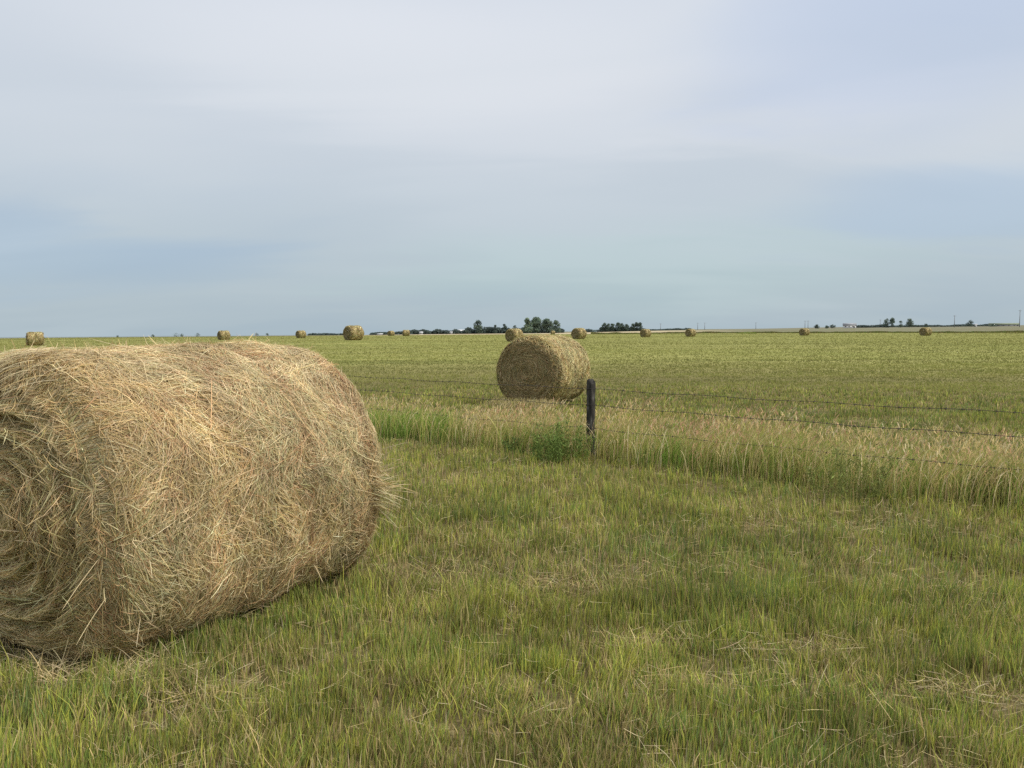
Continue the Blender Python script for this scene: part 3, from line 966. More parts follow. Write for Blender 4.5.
P[..., 0] = x[:, None] + np.cos(a)[:, None] * ln[:, None] * t - np.sin(a)[:, None] * (cv * ln)[:, None] * t ** 2
P[..., 1] = y[:, None] + np.sin(a)[:, None] * ln[:, None] * t + np.cos(a)[:, None] * (cv * ln)[:, None] * t ** 2
P[..., 2] = terrain(x, y)[:, None] + np.maximum(zc[:, None] + (pitch * ln)[:, None] * t, 0.004)
nr = np.zeros((N, K, 3)); nr[..., 2] = 1; nr += rng.normal(0, 0.4, (N, 1, 3))
S.ribbons(P, rng.uniform(0.0013, 0.0025, N) * np.maximum(1, (y / 4.5) ** 0.7), nr, jitter(pick(np.tile([.5, .5, .35, .4], (N, 1)), [DRY * 0.9, PALE * 0.68, TAN * 0.7, BRN]), 0.25))
N = 520; K = 5; t = np.linspace(0, 1, K)
fx, fy = np.array([at(px_, py_) for px_, py_ in zip(rng.normal(115, 55, N), rng.normal(672, 12, N))]).T
a = rng.uniform(0, 2 * PI, N); ln = rng.uniform(0.08, 0.26, N); el = rng.uniform(0.05, 1.2, N)
P = np.zeros((N, K, 3))
P[..., 0] = fx[:, None] + (np.cos(a) * np.cos(el) * ln)[:, None] * t
P[..., 1] = fy[:, None] + (np.sin(a) * np.cos(el) * ln * 0.6)[:, None] * t
P[..., 2] = terrain(fx, fy)[:, None] + 0.01 + (np.sin(el) * ln)[:, None] * (t - 0.35 * t ** 2)
S.ribbons(P, rng.uniform(0.0018, 0.0032, N), rng.normal(size=(N, 1, 3)) + np.zeros((N, K, 3)), jitter(pick(np.tile([.5, .5, .5], (N, 1)), [DRY, PALE * 0.85, TAN]), 0.2))
tag(link('straw_litter', S.mesh('straw_litter'), M_straw), 'dry pale straw scattered between the grass blades', 'straw', kind='stuff')

# tall seeding grass along the fence
S = Strips()
TANH = np.array([0.57, 0.44, 0.20]); PINK = np.array([0.52, 0.31, 0.185]); STEM = np.array([0.43, 0.41, 0.125]); TG = np.array([0.18, 0.285, 0.042])
N = 46000
s_ = rng.uniform(-9.0, 6.6, N)
wid0 = np.interp(s_, [-9, -5, -2, 0, 3, 6.6], [-1.1, -0.95, -0.5, -0.35, -0.40, -0.35])
wid1 = np.interp(s_, [-9, -5, -2, 0, 3, 6.6], [0.5, 0.55, 0.8, 0.95, 1.0, 0.9])
ww = wid0 + (wid1 - wid0) * rng.beta(1.3, 1.25, N)
x = PXY[0] + fdir[0] * s_ + fnorm[0] * ww; y = PXY[1] + fdir[1] * s_ + fnorm[1] * ww
edge = np.minimum(ww - wid0, wid1 - ww)
n1 = fbm(x * 1.1, y * 1.1, 61, 3); n2 = fbm(x * 2.4, y * 2.4 + 5, 65, 3); n3 = fbm(x * 0.6 + 3, y * 0.6, 69, 2)
hbase = np.interp(s_, [-9, -5, -2.5, 0, 3, 5, 6.6], [0.50, 0.50, 0.50, 0.60, 0.70, 0.72, 0.72])
keep = rng.random(N) < (0.4 + 0.6 * sstep(0, 0.22, edge)) * (0.28 + 0.72 * sstep(0.36, 0.56, n2))
keep &= ~((np.hypot(x - PXY[0], y - PXY[1]) < 0.09)) & ~((np.abs(x - PXY[0] * y / PXY[1]) < 0.13) & (y < PXY[1]) & (rng.random(N) < 0.9)) & ~in_bale(x, y, 0.2)
x, y, s_, ww, n1, n2, n3, hbase, edge = [v[keep] for v in (x, y, s_, ww, n1, n2, n3, hbase, edge)]
N = len(x)
# green leafy blades low down
lush = np.maximum(sstep(-1.9, -2.5, s_) * sstep(-6.5, -5.5, s_) * sstep(0.25, -0.15, ww), 0.8 * np.exp(-((s_ - 1.1) / 0.4) ** 2) * sstep(0.1, -0.2, ww))
isgreen = rng.random(N) < 0.36 + 0.30 * sstep(0.62, 0.38, n3) + 0.3 * np.interp(s_, [-9, -4.5, -2.6, -1.6], [1, 1, 0.8, 0]) * sstep(0.2, -0.6, ww)
isgreen |= (lush > 0.45) & (rng.random(N) < 0.93)
keepf = rng.random(N)
h = hbase * (0.50 + 0.95 * n1) * rng.uniform(0.50, 1.12, N) * (0.6 + 0.4 * sstep(0, 0.3, edge))
base_ = np.stack([x, y, terrain(x, y) - 0.01], 1)
la = rng.normal(0.25, 1.3, N); lean = np.abs(rng.normal(0.14, 0.20, N)); 
g = isgreen
cg = pick(np.stack([0.5 + 2.0 * lush[g] + 0.6 * sstep(0.5, 0.35, n3[g]), 0.4 + 0 * lush[g], 0.7 - 0.5 * lush[g], 0.35 - 0.3 * lush[g] + 0.4 * sstep(0.5, 0.6, n3[g])], 1), [TG, GR, STEM * 0.75, DRY * 0.8])
cg = jitter(cg, 0.25, 0.07)
cg = cg * 1.15
S.blades(base_[g], h[g] * np.where(lush[g] > 0.5, 1.0, 0.74), rng.uniform(0.004, 0.008, g.sum()) * 1.3, la[g], lean[g] + 0.05, np.abs(rng.normal(0.2, 0.2, g.sum())), cg * 0.75 + 0.02, cg)
# stems with seed heads
s2 = ~g
cs = jitter(pick(np.stack([0.6 + 0 * n1[s2], 0.45 + 0 * n1[s2], 0.4 * n3[s2]], 1), [STEM, DRY, OLV]), 0.2)
S.blades(base_[s2], h[s2], rng.uniform(0.0035, 0.006, s2.sum()), la[s2], lean[s2], np.abs(rng.normal(0.08, 0.1, s2.sum())), cs * 0.8, cs)
hh = h[s2]; d = np.stack([np.cos(la[s2]), np.sin(la[s2])], 1)
K = 4; t = np.linspace(0, 1, K)
ln = rng.uniform(0.05, 0.10, s2.sum())
P = np.zeros((s2.sum(), K, 3))
lb = (lean[s2] * hh)[:, None]
P[..., 0] = base_[s2][:, 0:1] + d[:, 0:1] * (lb + (ln[:, None] * t) * 0.55)
P[..., 1] = base_[s2][:, 1:2] + d[:, 1:2] * (lb + (ln[:, None] * t) * 0.55)
P[..., 2] = base_[s2][:, 2:3] + hh[:, None] * 0.93 + ln[:, None] * t * 0.9 - 0.2 * ln[:, None] * t ** 2
pk = (0.30 + 0.80 * sstep(0.3, 1.6, s_[s2])) * sstep(0.40, 0.56, fbm(x[s2] * 0.9 + 4, y[s2] * 0.9, 73, 3))
ch = jitter(pick(np.stack([0.9 - 0.5 * pk, 0.15 + 0.9 * pk, 0.35 + 0 * pk], 1), [TANH, PINK, PALE * 0.85]), 0.22)
S.ribbons(P, rng.uniform(0.004, 0.009, s2.sum()), rng.normal(size=(s2.sum(), 1, 3)) + np.zeros((s2.sum(), K, 3)), ch, taper=0.25)
# bristly awns around each seed head
for rep in range(2):
    off = rng.uniform(0.1, 0.9, s2.sum())
    c0 = P[:, 0] + (P[:, -1] - P[:, 0]) * off[:, None]
    S.leaves(c0 + rng.normal(0, 0.008, c0.shape), rng.uniform(0.004, 0.008, len(c0)), jitter(ch, 0.2), elong=3.2, up=0.8)
# pale stems arching out of the front of the strip
N = 1500; K = 6; t = np.linspace(0, 1, K)
s3 = rng.uniform(-5.5, 6.4, N); w3 = np.interp(s3, [-9, -5, -2, 0, 3, 6.6], [-1.1, -0.95, -0.5, -0.35, -0.40, -0.35]) + rng.uniform(0.0, 0.35, N)
x3 = PXY[0] + fdir[0] * s3 + fnorm[0] * w3; y3 = PXY[1] + fdir[1] * s3 + fnorm[1] * w3
a3 = rng.normal(-0.6, 1.3, N); h3 = rng.uniform(0.35, 0.68, N); r3 = rng.uniform(0.05, 0.45, N) * h3
P = np.zeros((N, K, 3))
P[..., 0] = x3[:, None] + (np.cos(a3) * r3)[:, None] * t ** 1.7
P[..., 1] = y3[:, None] + (np.sin(a3) * r3)[:, None] * t ** 1.7
P[..., 2] = terrain(x3, y3)[:, None] + h3[:, None] * (t - 0.25 * t ** 3)
S.ribbons(P, rng.uniform(0.004, 0.007, N), rng.normal(size=(N, 1, 3)) + np.zeros((N, K, 3)), jitter(pick(np.tile([.6, .3, .4], (N, 1)), [STEM, PALE, DRY]), 0.2))
# a few lone stalks out in the meadow behind the fence
N = 900
xx, yy = wedge(N, 8, 32, 1.4)
fw, fs = fence_w(xx, yy); k = (fw > 1.0) & ~in_bale(xx, yy, 0.5); xx, yy = xx[k], yy[k]; N = len(xx)
hh = rng.uniform(0.12, 0.34, N)
cs = jitter(np.tile(STEM, (N, 1)))
S.blades(np.stack([xx, yy, terrain(xx, yy)], 1), hh, rng.uniform(0.006, 0.012, N), rng.uniform(0, 6.28, N), np.abs(rng.normal(0.1, 0.1, N)), np.abs(rng.normal(0.1, 0.1, N)), cs * 0.8, cs)
tag(link('tall_fence_grass', S.mesh('tall_fence_grass'), M_blade), 'tall tan seeding grass growing in a strip along the fence', 'grass', kind='stuff')

# coarse grass left uncut round the second bale's foot and the field margin
S = Strips()
N = 1500
ang = rng.uniform(0, 2 * PI, N)
lx = rng.uniform(-0.7, 0.75, N); ly = rng.normal(-0.35, 0.18, N)
th = math.radians(28)
x = X2 + lx * math.cos(th) + ly * math.sin(th); y = Y2 - lx * math.sin(th) + ly * math.cos(th)
cs = jitter(pick(np.tile([.4, .35, .3], (N, 1)), [DRY, PALE * 0.75, STEM]), 0.2)
S.blades(np.stack([x, y, terrain(x, y)], 1), rng.uniform(0.08, 0.24, N), rng.uniform(0.008, 0.016, N), rng.normal(0.3, 1.2, N), np.abs(rng.normal(0.25, 0.2, N)), np.abs(rng.normal(0.25, 0.2, N)), cs * 0.7, cs)
N = 22000
a = rng.uniform(0.10, 0.62, N); D = 262 - 34 * 0.5 + rng.normal(0, 3.5, N) + 10 * (fbm(a * 30, a * 0, 88, 2) - 0.5)
x = D * np.sin(a); y = D * np.cos(a)
cs = jitter(pick(np.tile([.5, .5, .4], (N, 1)), [OLV * 0.5, BRN * 0.5, DG * 0.7]), 0.2)
S.blades(np.stack([x, y, terrain(x, y) - 0.02], 1), rng.uniform(0.2, 0.6, N) * (0.35 + fbm(a * 60, a * 0 + 2, 90, 3)), rng.uniform(0.1, 0.25, N), rng.uniform(0, 6.28, N), np.full(N, 0.1), np.full(N, 0.1), cs, cs)
tag(link('margin_grass', S.mesh('margin_grass'), M_blade), 'uncut rough grass at the far bale foot and meadow margin', 'grass', kind='stuff')


# ------------------------------------------------------------------ weed clumps by the fence
def weed(px, py, hgt, wid, n_st, colour, label, elong=2.6, size=1.0):
    X, Y = at(px, py); Z = terrain1(X, Y)
    S1 = Strips()
    ang = rng.uniform(0, 2 * PI, n_st); rad = wid * 0.5 * np.sqrt(rng.random(n_st))
    b0 = np.stack([rad * np.cos(ang), rad * np.sin(ang) * 0.7, np.full(n_st, -0.01)], 1)
    h = hgt * rng.uniform(0.55, 1.08, n_st) * (1 - 0.35 * (rad / (wid * 0.5)) ** 2)
    K = 6; t = np.linspace(0, 1, K)
    out = np.stack([np.cos(ang), np.sin(ang), np.zeros(n_st)], 1) * (rad / wid * 0.5)[:, None] + rng.normal(0, 0.10, (n_st, 3)) * [1, 1, 0]
    P = b0[:, None, :] + out[:, None, :] * (h[:, None] * t ** 1.5)[:, :, None]
    P[..., 2] += h[:, None] * t
    cst = jitter(np.tile(np.array(colour) * 0.9 + [0.03, 0.02, 0.01], (n_st, 1)))
    S1.ribbons(P, np.full(n_st, 0.005), rng.normal(size=(n_st, 1, 3)) + np.zeros((n_st, K, 3)), cst)
    nl = 36
    f = rng.uniform(0.10, 1.0, (n_st, nl)); i0 = np.minimum((f * (K - 1)).astype(int), K - 2); fr = f * (K - 1) - i0
    ii = np.arange(n_st)[:, None]
    c = P[ii, i0] * (1 - fr)[..., None] + P[ii, i0 + 1] * fr[..., None]
    c = c.reshape(-1, 3) + rng.normal(0, 0.018, (n_st * nl, 3))
    c[:, 2] = np.maximum(c[:, 2], 0.01)
    cc = jitter(pick(np.tile([0.6, 0.25, 0.15], (len(c), 1)), [np.array(colour), np.array(colour) * 1.5, np.array(colour) * 0.65]), 0.25)
    S1.leaves(c, rng.uniform(0.008, 0.018, len(c)) * size, cc, elong=elong, up=0.8)
    o = link('weed_clump', S1.mesh('weed_clump'), M_leaf); o.location = (X, Y, Z)
    tag(o, label, 'weed', 'weed clumps along the fence')


weed(560, 462, 0.54, 0.72, 60, (0.125, 0.180, 0.045), 'bushy dark green weed clump just left of the wooden fence post', elong=4.5, size=0.9)
weed(848, 500, 0.58, 0.60, 30, (0.165, 0.190, 0.055), 'tallest grey green weed clump, under the fence wire at the right', elong=7.0, size=0.7)
weed(664, 462, 0.34, 0.5, 26, (0.13, 0.20, 0.035), 'low bright green weed clump a little right of the fence post', elong=6.0)
weed(512, 452, 0.26, 0.4, 20, (0.11, 0.16, 0.045), 'low weed clump at the grass edge below the fence post bale')
weed(1004, 505, 0.42, 0.5, 30, (0.12, 0.14, 0.045), 'weed clump at the right end of the tall grass strip', elong=6.0, size=0.8)
# weeds in the open field
for px, py, w_, h_, lab in ((747, 333.2, 5.0, 0.6, 'small dark weed patch on the far meadow margin'),):
    if py > 340: X, Y = at(px, py); Z = terrain1(X, Y)
    else: X, Y, Z = spot(px, 225)
    N = 900
    S = Strips(); r = np.sqrt(rng.random(N)); a = rng.uniform(0, 2 * PI, N)
    c = np.stack([r * np.cos(a) * w_ * 0.5, r * np.sin(a) * w_ * 0.7, h_ * rng.random(N) * (1 - r ** 2 * 0.8)], 1)
    S.leaves(c, rng.uniform(0.05, 0.12, N), jitter(pick(np.tile([.5, .5], (N, 1)), [DG * 1.0, OLV * 0.8]), 0.3), elong=3.2, up=0.6)
    o = link('weed_patch', S.mesh('weed_patch'), M_leaf); o.location = (X, Y, Z); tag(o, lab, 'weed')


# ------------------------------------------------------------------ trees on the horizon
def tree(px, D, top, base_row, width, kind, label, name='tree', group=None, shade=1.0, hz=0.44, leaves=1500):
    """height and width are taken from the photograph (pixels) at distance D"""
    X, Y, Z = spot(px, D)
    hgt = (base_row - top) / F * D; wid = width / F * D
    root = empty(name, (X, Y, Z)); tag(root, label, 'tree', group)
    tr = Solid()
    th_ = hgt * (0.75 if kind != 'bush' else 0.4); r0 = max(0.10, hgt * 0.022)
    j = rng.normal(0, 0.012 * hgt, (4, 2))
    tr.tube([(0, 0, -0.2), (j[0, 0], j[0, 1], th_ * 0.35), (j[1, 0], j[1, 1], th_ * 0.7), (j[2, 0], j[2, 1], th_)], [r0, r0 * 0.8, r0 * 0.5, r0 * 0.15], 8)
    if kind != 'spruce':
        for k in range(6):
            a = rng.uniform(0, 2 * PI); z0 = th_ * rng.uniform(0.25, 0.8)
            e = (math.cos(a) * wid * 0.32, math.sin(a) * wid * 0.32, z0 + hgt * 0.22)
            tr.tube([(0, 0, z0), (e[0] * 0.5, e[1] * 0.5, z0 + hgt * 0.09), e], [r0 * 0.45, r0 * 0.3, r0 * 0.08], 8)
    link('trunk', tr.mesh('trunk', True), M_bark, root)
    S = Strips()
    G1 = np.array([0.10, 0.15, 0.070]); G2 = np.array([0.17, 0.22, 0.095]); G3 = np.array([0.055, 0.085, 0.055])
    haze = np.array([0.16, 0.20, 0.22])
    if kind == 'spruce':
        N = leaves; f = rng.random(N) ** 0.7; a = rng.uniform(0, 2 * PI, N)
        f = 1 - f * 0.92
        lay = 0.75 + 0.25 * np.sin(f * 40 + rng.uniform(0, 6))
        rr = (1 - f) ** 0.8 * wid * 0.5 * lay * np.sqrt(rng.uniform(0.3, 1, N))
        c = np.stack([rr * np.cos(a), rr * np.sin(a), hgt * (0.06 + 0.94 * f)], 1)
        col = pick(np.tile([.5, .2, .5], (N, 1)), [G1 * 0.8, G2 * 0.7, G3]) * shade
    else:
        nl = 16 if kind == 'broad' else 9
        cen = []
        for k in range(nl):
            a = rng.uniform(0, 2 * PI); fz = rng.uniform(0.10, 0.86) if kind == 'broad' else rng.uniform(0.08, 0.72)
            prof = math.sin(PI * min(1, fz * 0.95 + 0.12)) ** 0.6
            rr = wid * 0.5 * prof * math.sqrt(rng.uniform(0.05, 0.75)) * 0.8
            cen.append((rr * math.cos(a), rr * math.sin(a), hgt * fz, rng.uniform(0.17, 0.27) * wid))
        cen[0] = (0, 0, hgt * 0.84, 0.16 * wid)
        C_ = np.array(cen); k = rng.integers(0, nl, leaves)
        v = rng.normal(size=(leaves, 3)); v /= np.linalg.norm(v, axis=1, keepdims=True)
        rad = C_[k, 3] * rng.uniform(0.55, 1.1, leaves)
        c = C_[k, :3] + v * rad[:, None] * [1, 1, 0.8]
        c[:, 2] = np.clip(c[:, 2], 0.05, hgt)
        tone = rng.uniform(0.65, 1.3, nl)
        up = 0.75 + 0.4 * v[:, 2]
        col = pick(np.tile([.5, .5, .25], (leaves, 1)), [G1, G2, G3]) * tone[k][:, None] * shade
    col = jitter(col * (1 - hz) + haze * hz, 0.22)  # aerial haze blended into the leaf base colour
    S.leaves(c, rng.uniform(0.6, 1.3, len(c)) * max(0.42, hgt * 0.07), col, elong=1.3)
    link('crown', S.mesh('crown'), M_leaf, root)


GT = 'trees on the horizon'
# tall dark tree and its neighbours
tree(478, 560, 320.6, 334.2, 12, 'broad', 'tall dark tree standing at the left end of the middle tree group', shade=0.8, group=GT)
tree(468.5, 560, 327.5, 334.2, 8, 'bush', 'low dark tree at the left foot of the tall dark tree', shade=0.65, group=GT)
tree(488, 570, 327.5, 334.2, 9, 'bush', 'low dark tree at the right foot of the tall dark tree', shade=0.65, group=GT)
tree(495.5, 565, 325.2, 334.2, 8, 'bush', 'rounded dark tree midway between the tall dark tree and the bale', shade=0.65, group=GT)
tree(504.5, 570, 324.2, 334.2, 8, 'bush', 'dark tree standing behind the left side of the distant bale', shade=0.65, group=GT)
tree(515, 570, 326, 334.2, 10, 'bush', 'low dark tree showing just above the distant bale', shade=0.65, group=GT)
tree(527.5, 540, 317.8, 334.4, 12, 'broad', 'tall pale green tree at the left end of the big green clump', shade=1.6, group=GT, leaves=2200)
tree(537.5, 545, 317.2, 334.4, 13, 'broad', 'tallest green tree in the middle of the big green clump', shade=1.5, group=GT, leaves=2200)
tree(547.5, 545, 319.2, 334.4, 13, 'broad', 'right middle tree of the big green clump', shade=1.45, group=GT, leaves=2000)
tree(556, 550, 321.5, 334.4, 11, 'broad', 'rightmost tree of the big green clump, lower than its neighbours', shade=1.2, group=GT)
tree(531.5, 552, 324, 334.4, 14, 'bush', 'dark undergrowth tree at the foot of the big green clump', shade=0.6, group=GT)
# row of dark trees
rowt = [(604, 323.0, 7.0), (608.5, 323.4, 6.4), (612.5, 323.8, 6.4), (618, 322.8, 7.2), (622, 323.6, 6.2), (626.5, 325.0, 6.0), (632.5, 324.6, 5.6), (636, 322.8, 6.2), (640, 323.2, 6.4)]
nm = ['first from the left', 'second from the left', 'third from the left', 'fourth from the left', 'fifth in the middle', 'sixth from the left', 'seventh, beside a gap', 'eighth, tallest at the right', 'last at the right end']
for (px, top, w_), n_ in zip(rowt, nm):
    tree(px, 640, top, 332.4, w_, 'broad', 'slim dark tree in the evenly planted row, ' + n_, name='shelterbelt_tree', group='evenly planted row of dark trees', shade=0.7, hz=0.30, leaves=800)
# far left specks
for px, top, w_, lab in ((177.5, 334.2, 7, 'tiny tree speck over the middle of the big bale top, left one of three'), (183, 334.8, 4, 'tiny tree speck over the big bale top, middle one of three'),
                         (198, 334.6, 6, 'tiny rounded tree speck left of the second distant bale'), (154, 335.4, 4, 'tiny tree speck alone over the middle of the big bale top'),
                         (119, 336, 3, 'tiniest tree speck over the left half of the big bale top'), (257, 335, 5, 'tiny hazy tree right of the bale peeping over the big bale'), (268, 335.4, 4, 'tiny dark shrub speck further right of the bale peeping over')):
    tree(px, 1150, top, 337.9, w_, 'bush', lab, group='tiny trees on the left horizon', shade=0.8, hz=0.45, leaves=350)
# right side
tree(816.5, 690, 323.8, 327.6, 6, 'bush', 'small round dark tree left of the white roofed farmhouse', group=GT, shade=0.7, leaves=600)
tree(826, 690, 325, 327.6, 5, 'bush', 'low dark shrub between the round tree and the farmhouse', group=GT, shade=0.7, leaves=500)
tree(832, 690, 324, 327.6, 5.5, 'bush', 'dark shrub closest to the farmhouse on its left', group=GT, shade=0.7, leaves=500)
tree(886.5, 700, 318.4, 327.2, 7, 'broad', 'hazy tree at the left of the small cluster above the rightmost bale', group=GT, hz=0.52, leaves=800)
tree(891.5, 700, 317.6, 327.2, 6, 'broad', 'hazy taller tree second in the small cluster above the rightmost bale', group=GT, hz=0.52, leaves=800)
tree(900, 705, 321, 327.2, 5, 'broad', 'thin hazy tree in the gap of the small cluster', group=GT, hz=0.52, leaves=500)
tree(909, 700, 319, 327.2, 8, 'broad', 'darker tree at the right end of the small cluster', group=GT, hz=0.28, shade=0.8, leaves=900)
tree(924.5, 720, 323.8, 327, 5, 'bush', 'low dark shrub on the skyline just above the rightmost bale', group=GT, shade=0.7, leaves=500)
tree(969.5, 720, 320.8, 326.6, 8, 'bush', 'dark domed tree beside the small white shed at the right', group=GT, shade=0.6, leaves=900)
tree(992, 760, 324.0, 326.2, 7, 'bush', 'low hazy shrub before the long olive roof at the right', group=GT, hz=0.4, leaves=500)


# hedge masses nobody could count
def hedge(px0, px1, D, hpx, label, shade, seed, hz=0.3):
    S = Strips(); N = int((px1 - px0) * 70)
    px = rng.uniform(px0, px1, N)
    prof = 0.40 + 1.1 * np.clip(fbm(px * 0.16, px * 0, seed, 3) - 0.1, 0, 1)
    x = (px - 512) / F * D; y = D + rng.normal(0, 3.0, N)
    h = hpx / F * D * prof * rng.random(N) ** 0.8
    z = terrain(x, y) + h
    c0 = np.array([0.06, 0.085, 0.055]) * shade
    col = jitter(np.tile(c0 * (1 - hz) + np.array([0.16, 0.20, 0.22]) * hz, (N, 1)), 0.3)  # hedge colour carries the same painted-in distance haze
    S.leaves(np.stack([x, y, z], 1), rng.uniform(0.7, 1.6, N), col, elong=1.4)
    tag(link('hedgerow', S.mesh('hedgerow'), M_leaf), label, 'hedge', kind='stuff')


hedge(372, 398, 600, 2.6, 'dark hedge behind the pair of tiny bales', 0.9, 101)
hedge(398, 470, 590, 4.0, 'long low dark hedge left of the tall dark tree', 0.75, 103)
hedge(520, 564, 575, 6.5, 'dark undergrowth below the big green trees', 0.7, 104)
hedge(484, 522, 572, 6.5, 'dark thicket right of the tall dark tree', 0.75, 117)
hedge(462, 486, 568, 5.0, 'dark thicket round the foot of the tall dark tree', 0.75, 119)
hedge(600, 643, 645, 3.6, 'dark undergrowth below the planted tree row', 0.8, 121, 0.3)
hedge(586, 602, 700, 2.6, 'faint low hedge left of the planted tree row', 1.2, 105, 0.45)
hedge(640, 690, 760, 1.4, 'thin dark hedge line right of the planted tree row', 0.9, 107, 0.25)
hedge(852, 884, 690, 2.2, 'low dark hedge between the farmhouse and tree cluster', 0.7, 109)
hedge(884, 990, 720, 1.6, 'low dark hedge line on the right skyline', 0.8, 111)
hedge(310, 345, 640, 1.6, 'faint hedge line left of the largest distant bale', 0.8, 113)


# ------------------------------------------------------------------ farm buildings
def house(px, D, wpx, hpx, base_row_off, label, roof_mat, wall_mat=M_white, name='farmhouse', depth=8.0, windows=3, door=True, cat='building', roof_frac=0.45, rot=0.0):
    X, Y, Z = spot(px, D)
    w = wpx / F * D; h = hpx / F * D; hw = h * (1 - roof_frac)
    root = empty(name, (X, Y, Z + base_row_off), -math.atan2(X, Y) + rot); tag(root, label, cat)
    s = Solid(); s.box(-w / 2, w / 2, 0, depth, -0.5, hw); link('wall', s.mesh('wall'), wall_mat, root)
    # gable infill is part of the roof solid
    o = 0.35
    r = Solid()
    r.prism([(-o, hw + 0.004), (depth + o, hw + 0.004), (depth / 2 + 0.1, h), (depth / 2 - 0.1, h)], -w / 2 - o, w / 2 + o)
    link('roof', r.mesh('roof'), roof_mat, root)
    if windows:
        for k in range(windows):
            x = -w / 2 + (k + 0.7) * w / (windows + 0.6)
            f = Solid(); f.box(x - 0.55, x + 0.55, -0.06, -0.003, hw * 0.45, hw * 0.8); link('window', f.mesh('window'), M_dark, root)
    if door:
        f = Solid(); f.box(w / 2 - 1.9, w / 2 - 1.0, -0.06, -0.003, -0.2, min(2.0, hw * 0.8)); link('door', f.mesh('door'), M_dark, root)


house(849, 690, 11, 4.4, 0, 'white walled farmhouse with grey roof, among the dark shrubs at right', M_greyroof, roof_frac=0.5)
house(974.5, 730, 2.4, 2.6, -0.2, 'small white shed beside the dark domed tree at the right', M_paleroof, name='shed', depth=3, windows=0, roof_frac=0.3)
house(1003, 800, 22, 2.6, 0, 'long low farm building with olive roof at the right edge', M_greenroof, name='barn', depth=14, windows=5, roof_frac=0.6, wall_mat=M_greyroof)
house(460, 640, 12, 4.2, 0, 'long pale grey barn at the left of the tall dark tree', M_paleroof, name='barn', depth=12, windows=0, roof_frac=0.6, wall_mat=M_greyroof)
house(421.5, 570, 3, 2.8, 0, 'tiny white house in the dark hedge, left of the other', M_paleroof, name='farmhouse', depth=5, windows=1, door=False)
house(451.5, 575, 2.2, 2.4, 0, 'tiny white house in the dark hedge, nearer the grey barn', M_paleroof, name='farmhouse', depth=5, windows=1, door=False)
house(380.5, 590, 5, 1.6, 0, 'low pale shed right of the largest distant bale', M_paleroof, name='shed', depth=6, windows=0, door=False)
house(871.5, 760, 5, 1.6, 0.4, 'low white roofed shed between the farmhouse and the hazy trees', M_paleroof, name='shed', depth=6, windows=0, door=False, roof_frac=0.6)


# ------------------------------------------------------------------ utility poles
def upole(px, D, top, label, base_row):
    X, Y, Z = spot(px, D); h = (base_row - top) / F * D
    root = empty('utility_pole', (X, Y, Z), -math.atan2(X, Y) + 0.5); tag(root, label, 'utility pole', 'utility poles on the horizon')
    s = Solid(); s.tube([(0, 0, -0.5), (0, 0, h)], [0.24, 0.17], 8); link('pole', s.mesh('pole'), M_pole, root)
    s = Solid(); s.box(-1.2, 1.2, -0.30, -0.20, h * 0.93, h * 0.93 + 0.16); link('crossarm', s.mesh('crossarm'), M_pole, root)


for px, D, top, lab, br in ((660.5, 720, 324.6, 'thin utility pole right of the small bale beside the tree row', 331.4),
                            (697.5, 720, 324.2, 'left one of two utility poles standing close together near the centre right', 331),
                            (704.5, 730, 324.2, 'right one of two utility poles standing close together near the centre right', 331),
                            (755.5, 800, 323.8, 'faint lone utility pole midway along the right skyline', 330.2),
                            (804.5, 700, 321.2, 'left one of two utility poles above the tiny bale by the farm', 328.8),
                            (807.5, 700, 321.0, 'right one of two utility poles above the tiny bale by the farm', 328.6),
                            (879.5, 800, 320.0, 'faint utility pole left of the hazy tree cluster', 327),
                            (953.5, 640, 316.2, 'utility pole left of the dark domed tree', 326.8),
                            (1018.5, 600, 312.0, 'tallest utility pole at the right edge of the view', 326.6)):
    upole(px, D, top, lab, br)

# ------------------------------------------------------------------ sky and sun
SUN_EL, SUN_AZ = math.radians(50), math.radians(106)   # azimuth from +Y towards +X
world = bpy.data.worlds.new('World'); scene.world = world; world.use_nodes = True
N_ = world.node_tree.nodes; L_ = world.node_tree.links
N_.clear()
out = N_.new('ShaderNodeOutputWorld'); bg = N_.new('ShaderNodeBackground'); bg.inputs[1].default_value = 0.1
sky = N_.new('ShaderNodeTexSky'); sky.sky_type = 'NISHITA'; sky.sun_disc = False
sky.sun_elevation = SUN_EL; sky.sun_rotation = SUN_AZ
sky.air_density = 1.2; sky.dust_density = 2.0
tc = N_.new('ShaderNodeTexCoord'); sep = N_.new('ShaderNodeSeparateXYZ')
L_.new(tc.outputs['Generated'], sep.inputs[0])


def wm(op, a, b=None):
    m = N_.new('ShaderNodeMath'); m.operation = op
    for i, v in enumerate((a, b)):
        if v is None: continue
        if isinstance(v, (int, float)): m.inputs[i].default_value = v
        else: L_.new(v, m.inputs[i])
    return m.outputs[0]


def wramp(f, stops):
    cr = N_.new('ShaderNodeValToRGB'); el = cr.color_ramp.elements
    el[0].position, el[0].color = stops[0][0], (*stops[0][1], 1)
    el[1].position, el[1].color = stops[-1][0], (*stops[-1][1], 1)
    for p, c in stops[1:-1]:
        e = el.new(p); e.color = (*c, 1)
    L_.new(f, cr.inputs[0]); return cr.outputs[0]


def wmix(f, a, b, mode='MIX'):
    g = N_.new('ShaderNodeMix'); g.data_type = 'RGBA'; g.blend_type = mode
    for s, v in ((0, f), (6, a), (7, b)):
        if isinstance(v, (int, float)): g.inputs[s].default_value = v
        elif isinstance(v, tuple): g.inputs[s].default_value = (*v, 1)
        else: L_.new(v, g.inputs[s])
    return g.outputs[2]


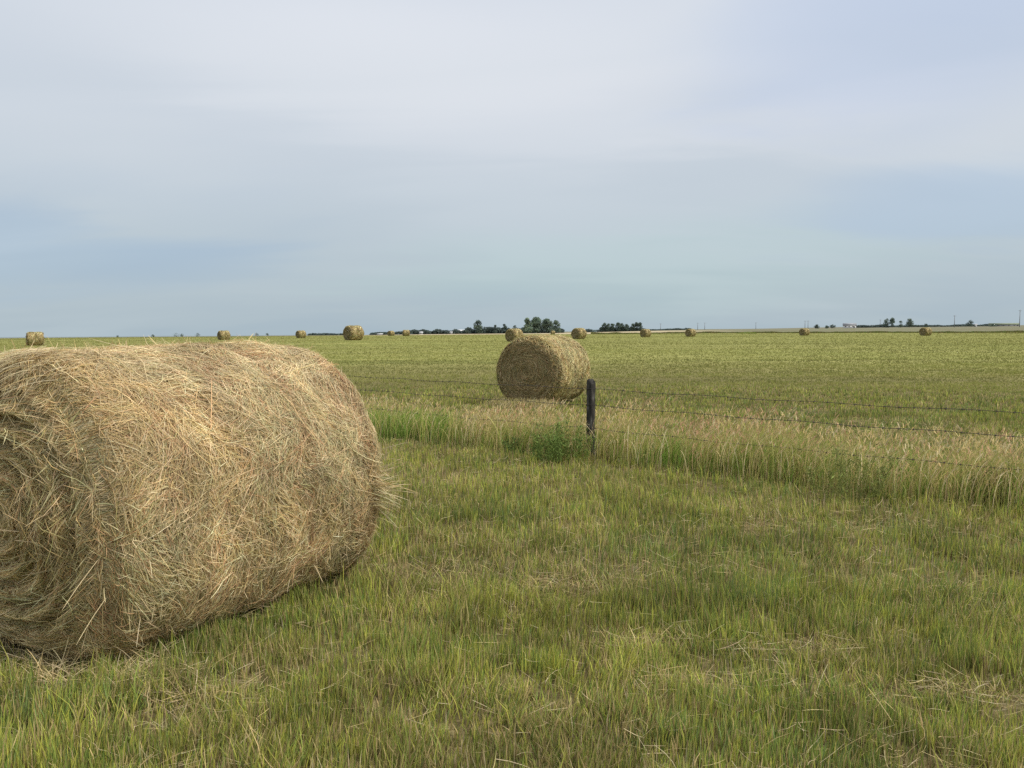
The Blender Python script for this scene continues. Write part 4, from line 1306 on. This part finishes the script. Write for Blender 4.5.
def wrange(v, a, b, c=0.0, d=1.0):
    r = N_.new('ShaderNodeMapRange'); r.interpolation_type = 'SMOOTHSTEP'
    for i, q in ((1, a), (2, b), (3, c), (4, d)): r.inputs[i].default_value = q
    L_.new(v, r.inputs[0]); return r.outputs[0]


z = wm('MAXIMUM', sep.outputs[2], 0.0)
# a cloud deck: project the direction on a plane overhead
den = wm('ADD', z, 0.16)
cx = wm('DIVIDE', sep.outputs[0], den); cy = wm('DIVIDE', sep.outputs[1], den)
cmb = N_.new('ShaderNodeCombineXYZ'); L_.new(cx, cmb.inputs[0]); L_.new(cy, cmb.inputs[1])


def wnoise(scale, detail, rot, stretch, seed, dist=0.4):
    mp = N_.new('ShaderNodeMapping'); mp.inputs['Rotation'].default_value = (0, 0, rot)
    mp.inputs['Scale'].default_value = (*stretch, 1); mp.inputs['Location'].default_value = (seed, seed * 0.7, 0)
    L_.new(cmb.outputs[0], mp.inputs[0])
    n = N_.new('ShaderNodeTexNoise'); n.inputs['Scale'].default_value = scale; n.inputs['Detail'].default_value = detail
    n.inputs['Roughness'].default_value = 0.5; n.inputs['Distortion'].default_value = dist
    L_.new(mp.outputs[0], n.inputs['Vector']); return n.outputs['Fac']


# overcast luminance rises from the horizon to the zenith
cloud = wramp(z, [(0.0, (4.5, 5.5, 6.15)), (0.06, (4.85, 5.8, 6.45)), (0.13, (5.35, 6.15, 6.85)), (0.2, (6.0, 6.65, 7.35)), (0.3, (6.65, 7.2, 7.9)), (0.42, (7.3, 7.8, 8.6)), (0.6, (10.5, 10.6, 10.9)), (1.0, (20, 20, 20.4))])
n1 = wnoise(0.55, 3, 0.25, (0.6, 1.0), 3.1); n2 = wnoise(1.3, 6, 0.28, (0.42, 1.0), 8.4, 0.9); n3 = wnoise(3.0, 6, -0.12, (0.30, 1.0), 2.2, 0.6)
light = wm('ADD', wrange(n1, 0.35, 0.65, -0.5, 0.5), wrange(n2, 0.32, 0.68, -0.22, 0.22))
light = wm('ADD', light, wrange(n3, 0.3, 0.7, -0.035, 0.035))
veil = wmix(wrange(light, -0.1, 0.7, 0.0, 0.34), cloud, wmix(1.0, cloud, (1.22, 1.17, 1.13), 'MULTIPLY'))
thin = wmix(wrange(light, 0.0, -0.7, 0.0, 0.34), veil, wmix(1.0, cloud, (0.84, 0.89, 0.96), 'MULTIPLY'))


def blue_gap(px, py, sx, sy, amt, src, tone=(0.84, 0.90, 1.04)):
    """a thinner, bluer place in the cloud deck at a direction of the sky"""
    d = ray(px, py).normalized()
    dx = wm('DIVIDE', wm('SUBTRACT', sep.outputs[0], d.x), sx); dz = wm('DIVIDE', wm('SUBTRACT', sep.outputs[2], d.z), sz_ := sy)
    dx = wm('ADD', dx, wm('MULTIPLY', wm('SUBTRACT', n2, 0.5), 1.6)); dz = wm('ADD', dz, wm('MULTIPLY', wm('SUBTRACT', n2, 0.5), 1.8))
    r2 = wm('ADD', wm('MULTIPLY', dx, dx), wm('MULTIPLY', dz, dz))
    g = wm('MULTIPLY', wrange(r2, 1.6, 0.0), amt)
    g = wm('MULTIPLY', g, wrange(sep.outputs[1], 0.0, 0.3))
    return wmix(g, src, wmix(1.0, src, tone, 'MULTIPLY'))


c = thin
c = blue_gap(870, 40, 0.20, 0.10, 0.75, c, (0.82, 0.88, 1.0))
c = blue_gap(1000, 200, 0.22, 0.05, 0.9, c, (0.84, 0.915, 1.01))
c = blue_gap(20, 250, 0.22, 0.045, 0.9, c, (0.85, 0.92, 1.01))
c = blue_gap(380, 55, 0.40, 0.06, 0.9, c, (1.09, 1.07, 1.05))
c = blue_gap(640, 115, 0.32, 0.05, 0.9, c, (1.07, 1.05, 1.04))
c = blue_gap(930, 125, 0.26, 0.05, 0.9, c, (1.10, 1.07, 1.05))
c = blue_gap(60, 160, 0.25, 0.05, 0.9, c, (1.06, 1.045, 1.03))
c = blue_gap(620, 270, 0.30, 0.06, 0.8, c, (0.97, 1.03, 0.99))
c = wmix(0.90, sky.outputs[0], c)
L_.new(c, bg.inputs[0]); L_.new(bg.outputs[0], out.inputs[0])

sl = bpy.data.lights.new('sun', 'SUN'); sl.energy = 3.9; sl.angle = math.radians(13); sl.color = (1.0, 0.955, 0.88)
so = bpy.data.objects.new('sun', sl); COL.objects.link(so)
sd = Vector((math.sin(SUN_AZ) * math.cos(SUN_EL), math.cos(SUN_AZ) * math.cos(SUN_EL), math.sin(SUN_EL)))
so.rotation_euler = (-sd).to_track_quat('-Z', 'Y').to_euler(); so.location = (30, -10, 40)

# ------------------------------------------------------------------ output
scene.view_settings.view_transform = 'Standard'; scene.view_settings.look = 'None'
scene.view_settings.exposure = 0; scene.view_settings.gamma = 1
scene.render.engine = 'CYCLES'
scene.cycles.max_bounces = 6; scene.cycles.diffuse_bounces = 4; scene.cycles.glossy_bounces = 2
scene.cycles.transmission_bounces = 4; scene.cycles.transparent_max_bounces = 4
scene.cycles.use_denoising = False
scene.render.filter_size = 0.9
